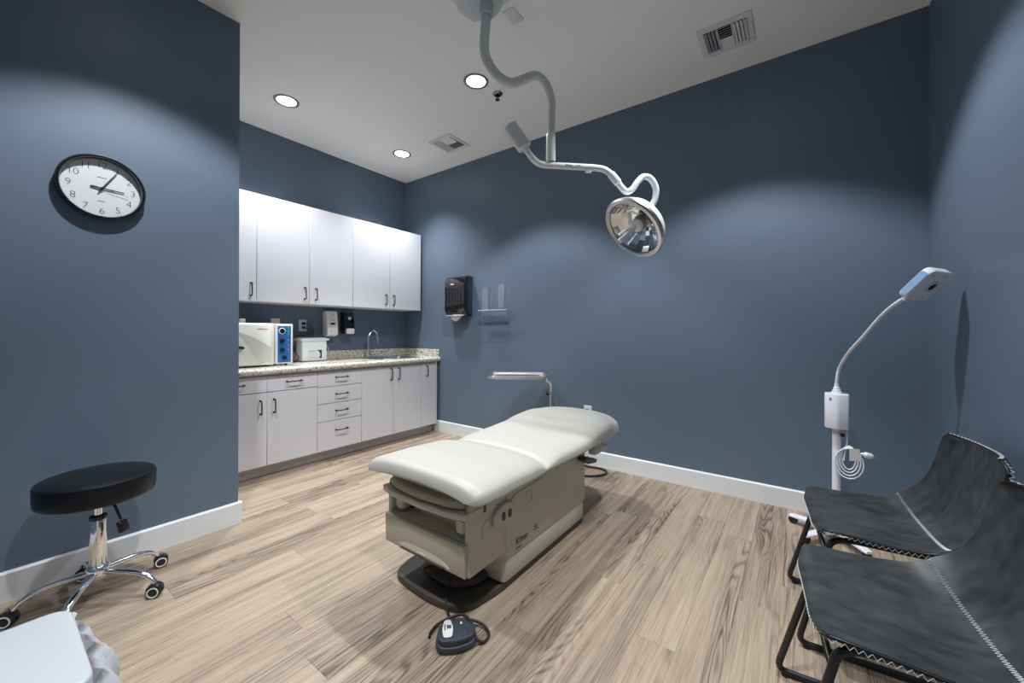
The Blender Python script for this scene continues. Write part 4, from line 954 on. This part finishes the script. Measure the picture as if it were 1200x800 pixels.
def hx(b): bmesh.ops.transform(b, matrix=HL, verts=b.verts); bmesh.ops.recalc_face_normals(b, faces=b.faces); return b
hd = obj('lamp_head', hx(prism(rrect(LL, LW, .028, 6, LL / 2, LW / 2), LT, None, .007, 3)), WHPL2, t)
obj('side_panel', hx(prism(rrect(LL - .038, LT - .010, .010, 4, LL / 2, LT / 2), .002, Matrix(((1, 0, 0, 0), (0, 0, -1, .0002), (0, 1, 0, 0), (0, 0, 0, 1))))), LBLUE, hd, 'pale blue side panel')
obj('lens_ring', hx(lathe([(.016, -.001), (.018, -.006), (.026, -.005), (.030, 0)], 28, Matrix.Translation((LL * .52, LW * .55, 0)))), noisy(mat('lamp_grey_trim', (.6, .6, .66), .35), 50, .01), hd)
obj('lens', hx(lathe([(0, -.002), (.017, -.004), (.017, 0), (0, 0)], 24, Matrix.Translation((LL * .52, LW * .55, 0)))), BLKGLOSS, hd, 'dark lens')
sc2 = bmesh.new()
GS = mat('grey_screw', (.2, .2, .22), .4)
for x_, y_ in ((.022, .030), (.022, .095), (.136, .030), (.136, .095)): obj('screw', hx(cyl((x_, y_, .001), (x_, y_, -.0012), .0035, 8)), GS, hd)
for k in range(5):
    a = R(158 + 72 * k); d = Vector((math.cos(a), math.sin(a), 0)); n = Vector((0, 0, 1)).cross(d); c = Vector((LX, LY, 0))
    b = bmesh.new(); rings = []
    for q, wv, zt, zb in ((.0, .034, .078, .048), (.05, .030, .074, .048), (.14, .023, .062, .044), (.205, .021, .057, .043), (.232, .018, .055, .043)):
        rings.append([b.verts.new(c + d * q + n * s * wv + Vector((0, 0, z_))) for s, z_ in ((-1, zb), (1, zb), (1, zt - .006), (.7, zt), (-.7, zt), (-1, zt - .006))])
    for A, B in zip(rings, rings[1:]):
        for i in range(6): b.faces.new((A[i], A[(i + 1) % 6], B[(i + 1) % 6], B[i]))
    b.faces.new(rings[0]); b.faces.new(rings[-1]); bmesh.ops.recalc_face_normals(b, faces=b.faces)
    lg = obj('leg', b, WHPL2, t)
    cc = c + d * .215; w1 = tube([cc + n * -.008 + Vector((0, 0, .024)), cc + n * .008 + Vector((0, 0, .024))], .0235, 20); w2 = None
    cs = obj('caster', w1, BLKRUB, lg)
    obj('caster_fork', box(cc.x - .004, cc.x + .004, cc.y - .004, cc.y + .004, .044, .052), STEEL, lg)
b = bmesh.new()
tube(spline([(LX + .045, LY, .64), (LX + .046, LY - .004, .56), (LX + .035, LY - .02, .50), (LX + .030, LY - .025, .46)], 5), .0035, 8, bm=b)
for i in range(4):
    o_ = i * .006; rr_ = .036 + .006 * i
    loop = [(LX + .052 + rr_ * math.cos(q * PI / 8) * (.85 + .1 * i), LY - .02 - o_ * .6, .478 + (rr_ + .030) * math.sin(q * PI / 8) - .010 * i) for q in range(16)]
    tube(loop, .0036, 8, True, bm=b)
obj('cord', b, WHPL2, t)
b = tx(prism([(-.026, -.034), (.020, -.030), (.028, .030), (-.018, .034)], .0012), frame((LX + .072, LY - .058, .508), (.95, .3, .12), (0, 0, 1))); obj('cord_wrap', b, PAPER, t, 'white paper wrap round the coiled cord')
b = lathe([(0, 0), (.006, 0), (.009, .012), (.0155, .020), (.0155, .044), (.010, .052), (0, .053)], 18, axis((LX + .100, LY - .045, .516), (1, .25, -.22))); obj('plug', b, WHPL2, t)
b = bmesh.new()
for s in (-.005, .005): cyl((LX + .150, LY - .032 + s, .505), (LX + .166, LY - .028 + s, .5015), .0016, 6, b)
obj('plug_pins', b, STEEL, t)
obj('cord_hook', tx(lathe([(0, 0), (.010, 0), (.012, .012), (0, .014)], 14), axis((LX + .020, LY - .012, .598), (1, -.5, 0))), BLKPL, t)

# ------------------------------------------------------------------ leather chairs
# local frame: +x to the rear, y across, origin on the floor under the middle of the front edge
SEC = [(-.004, .432, .215), (.012, .447, .232), (.06, .450, .243), (.14, .446, .250), (.22, .441, .262), (.29, .439, .268), (.335, .445, .272), (.372, .462, .270), (.402, .492, .265), (.428, .535, .259), (.450, .590, .253), (.470, .655, .249), (.486, .715, .243), (.496, .748, .230), (.500, .768, .188)]
def make_chair(label):
    t = thing('lounge_chair', label, 'chair', (0, 0, 0), 0, None)
    prof = spline([Vector((a, 0, b_)) for a, b_, c_ in SEC], 4); wd_ = spline([Vector((c_, 0, 0)) for a, b_, c_ in SEC], 4)
    n = len(prof); NU = 24
    def surf(i, u):
        p = prof[i]; w_ = wd_[i].x; s = i / (n - 1)
        t_ = (prof[min(i + 1, n - 1)] - prof[max(i - 1, 0)]).normalized(); nn_ = Vector((-t_.z, 0, t_.x))      # up/front side of the shell
        curl = (.012 + .032 * math.exp(-((s - .50) / .16) ** 2) + .030 * max(0, (s - .55) / .45)) * abs(u) ** 2.6
        dish = -.010 * (1 - u * u) * math.sin(PI * min(1, s * 1.8)) if s < .55 else 0
        rr_ = p + nn_ * (curl + dish); 
        # rounded front corners
        if s < .10: rr_ = rr_ + Vector((.035 * (1 - s / .10) * abs(u) ** 6, 0, 0))
        return Vector((rr_.x, u * w_ * (1 - .02 * abs(u)), rr_.z)), nn_
    def grid_bm(off):
        return None
    TH = .019; b = bmesh.new(); top = []; bot = []
    for i in range(n):
        ra, rb_ = [], []
        for k in range(NU + 1):
            u = -1 + 2 * k / NU; p, nn_ = surf(i, u); e_ = TH * (1 - .55 * abs(u) ** 8)
            ra.append(b.verts.new(p)); rb_.append(b.verts.new(p - nn_ * e_))
        top.append(ra); bot.append(rb_)
    for i in range(n - 1):
        for k in range(NU):
            b.faces.new((top[i][k], top[i + 1][k], top[i + 1][k + 1], top[i][k + 1]))
            b.faces.new((bot[i][k], bot[i][k + 1], bot[i + 1][k + 1], bot[i + 1][k]))
        b.faces.new((top[i][0], bot[i][0], bot[i + 1][0], top[i + 1][0])); b.faces.new((top[i][NU], top[i + 1][NU], bot[i + 1][NU], bot[i][NU]))
    for k in range(NU):
        b.faces.new((top[0][k], top[0][k + 1], bot[0][k + 1], bot[0][k])); b.faces.new((top[-1][k], bot[-1][k], bot[-1][k + 1], top[-1][k + 1]))
    bmesh.ops.recalc_face_normals(b, faces=b.faces)
    sh = obj('seat_shell', b, LEATHER, t, ang=60, local=True)
    # piping along the rim, zigzag stitching
    edge = []; 
    for i in range(0, n): edge.append((i, -1.))
    rimL = [surf(i, -1.)[0] - surf(i, -1.)[1] * .006 for i in range(n)]; rimR = [surf(i, 1.)[0] - surf(i, 1.)[1] * .006 for i in range(n)]
    rimF = [surf(0, -1 + 2 * k / NU)[0] - surf(0, 0)[1] * .006 for k in range(NU + 1)]; rimB = [surf(n - 1, -1 + 2 * k / NU)[0] - surf(n - 1, 0)[1] * .006 for k in range(NU + 1)]
    b = tube(rimL, .0052, 8); tube(rimR, .0052, 8, bm=b); tube(rimF, .0052, 8, bm=b); tube(rimB, .0052, 8, bm=b)
    obj('edge_binding', b, BLKLEATH, t, local=True)
    def stitches(path, side, amp, pitch, bm, rad=.0011):
        L_ = [0]
        for a, c_ in zip(path, path[1:]): L_.append(L_[-1] + (c_ - a).length)
        m = int(L_[-1] / pitch); pts = []; j = 0
        for q in range(m + 1):
            d = q * L_[-1] / m
            while j < len(L_) - 2 and L_[j + 1] < d: j += 1
            f_ = (d - L_[j]) / max(1e-6, L_[j + 1] - L_[j]); p = path[j].lerp(path[j + 1], f_); sd = side[j]
            pts.append(p + sd * (amp if q % 2 else -amp))
        tube(pts, rad, 4, bm=bm)
    b = bmesh.new()
    for s, rim_ in ((-1, rimL), (1, rimR)):
        pth = [rim_[i] + Vector((0, s * .0050, 0)) - surf(i, s)[1] * .006 for i in range(n)]
        stitches(pth, [surf(i, s)[1] for i in range(n)], .0055, .0078, b)
    pf = [p + Vector((-.0048, 0, 0)) for p in rimF]; stitches(pf, [Vector((0, 0, 1))] * len(pf), .0045, .0075, b)
    pb = [p + Vector((0, 0, .0045)) for p in rimB]; stitches(pb, [Vector((1, 0, 0))] * len(pb), .0045, .0075, b)
    obj('edge_stitching', b, STITCH, t, 'pale zigzag stitching along the rim', local=True)
    ic = min(range(n), key=lambda i: abs(prof[i].x - .340)); b = bmesh.new()
    pc = [surf(ic, -.985 + 1.97 * k / 60)[0] + surf(ic, 0)[1] * .0012 for k in range(61)]
    dirx = (prof[ic + 1] - prof[ic - 1]).normalized()
    stitches(pc, [dirx] * 61, .0050, .0052, b, .0011)
    obj('crease_stitching', b, STITCH, t, 'pale stitched seam where the seat meets the back', local=True)
    # steel sled frame
    BK = noisy(mat('black_steel', (.014, .014, .016), .35), 100, .03) if 'black_steel' not in bpy.data.materials else bpy.data.materials['black_steel']
    for s in (-1, 1):
        yb, yt = s * .222, s * .185
        pth = [(.40, yt, .418), (.10, yt, .418), (.045, yt * 1.02, .405), (-.055, yb, .013), (.44, yb, .013), (.395, yt, .405)]
        obj('leg_frame', tube(fillet(pth, .035, 5), .0105, 12), BK, t, local=True)
        for x_ in (-.03, .41): obj('foot_glide', cyl((x_, yb, 0), (x_, yb, .008), .0125, 12), BLKPL, t, local=True)
    obj('cross_bar', tube([(.034, -.190, .352), (.034, .190, .352)], .0085, 10), BK, t, local=True)
    obj('cross_bar', tube([(.400, -.190, .352), (.400, .190, .352)], .0085, 10), BK, t, local=True)
    return t
ch = make_chair('charcoal leather chair farther from the camera, in front of the white lamp stand')
ch2 = copy_tree(ch)
ch2['label'] = 'nearer charcoal leather chair in the bottom right corner, cut by the frame'
ch.location = (.035, 2.060, 0); ch.rotation_euler = (0, 0, R(5))
ch2.location = (.016, 1.425, 0); ch2.rotation_euler = (0, 0, R(5.5))
for c_ in (ch, ch2): c_['group'] = 'leather chairs along the right wall'
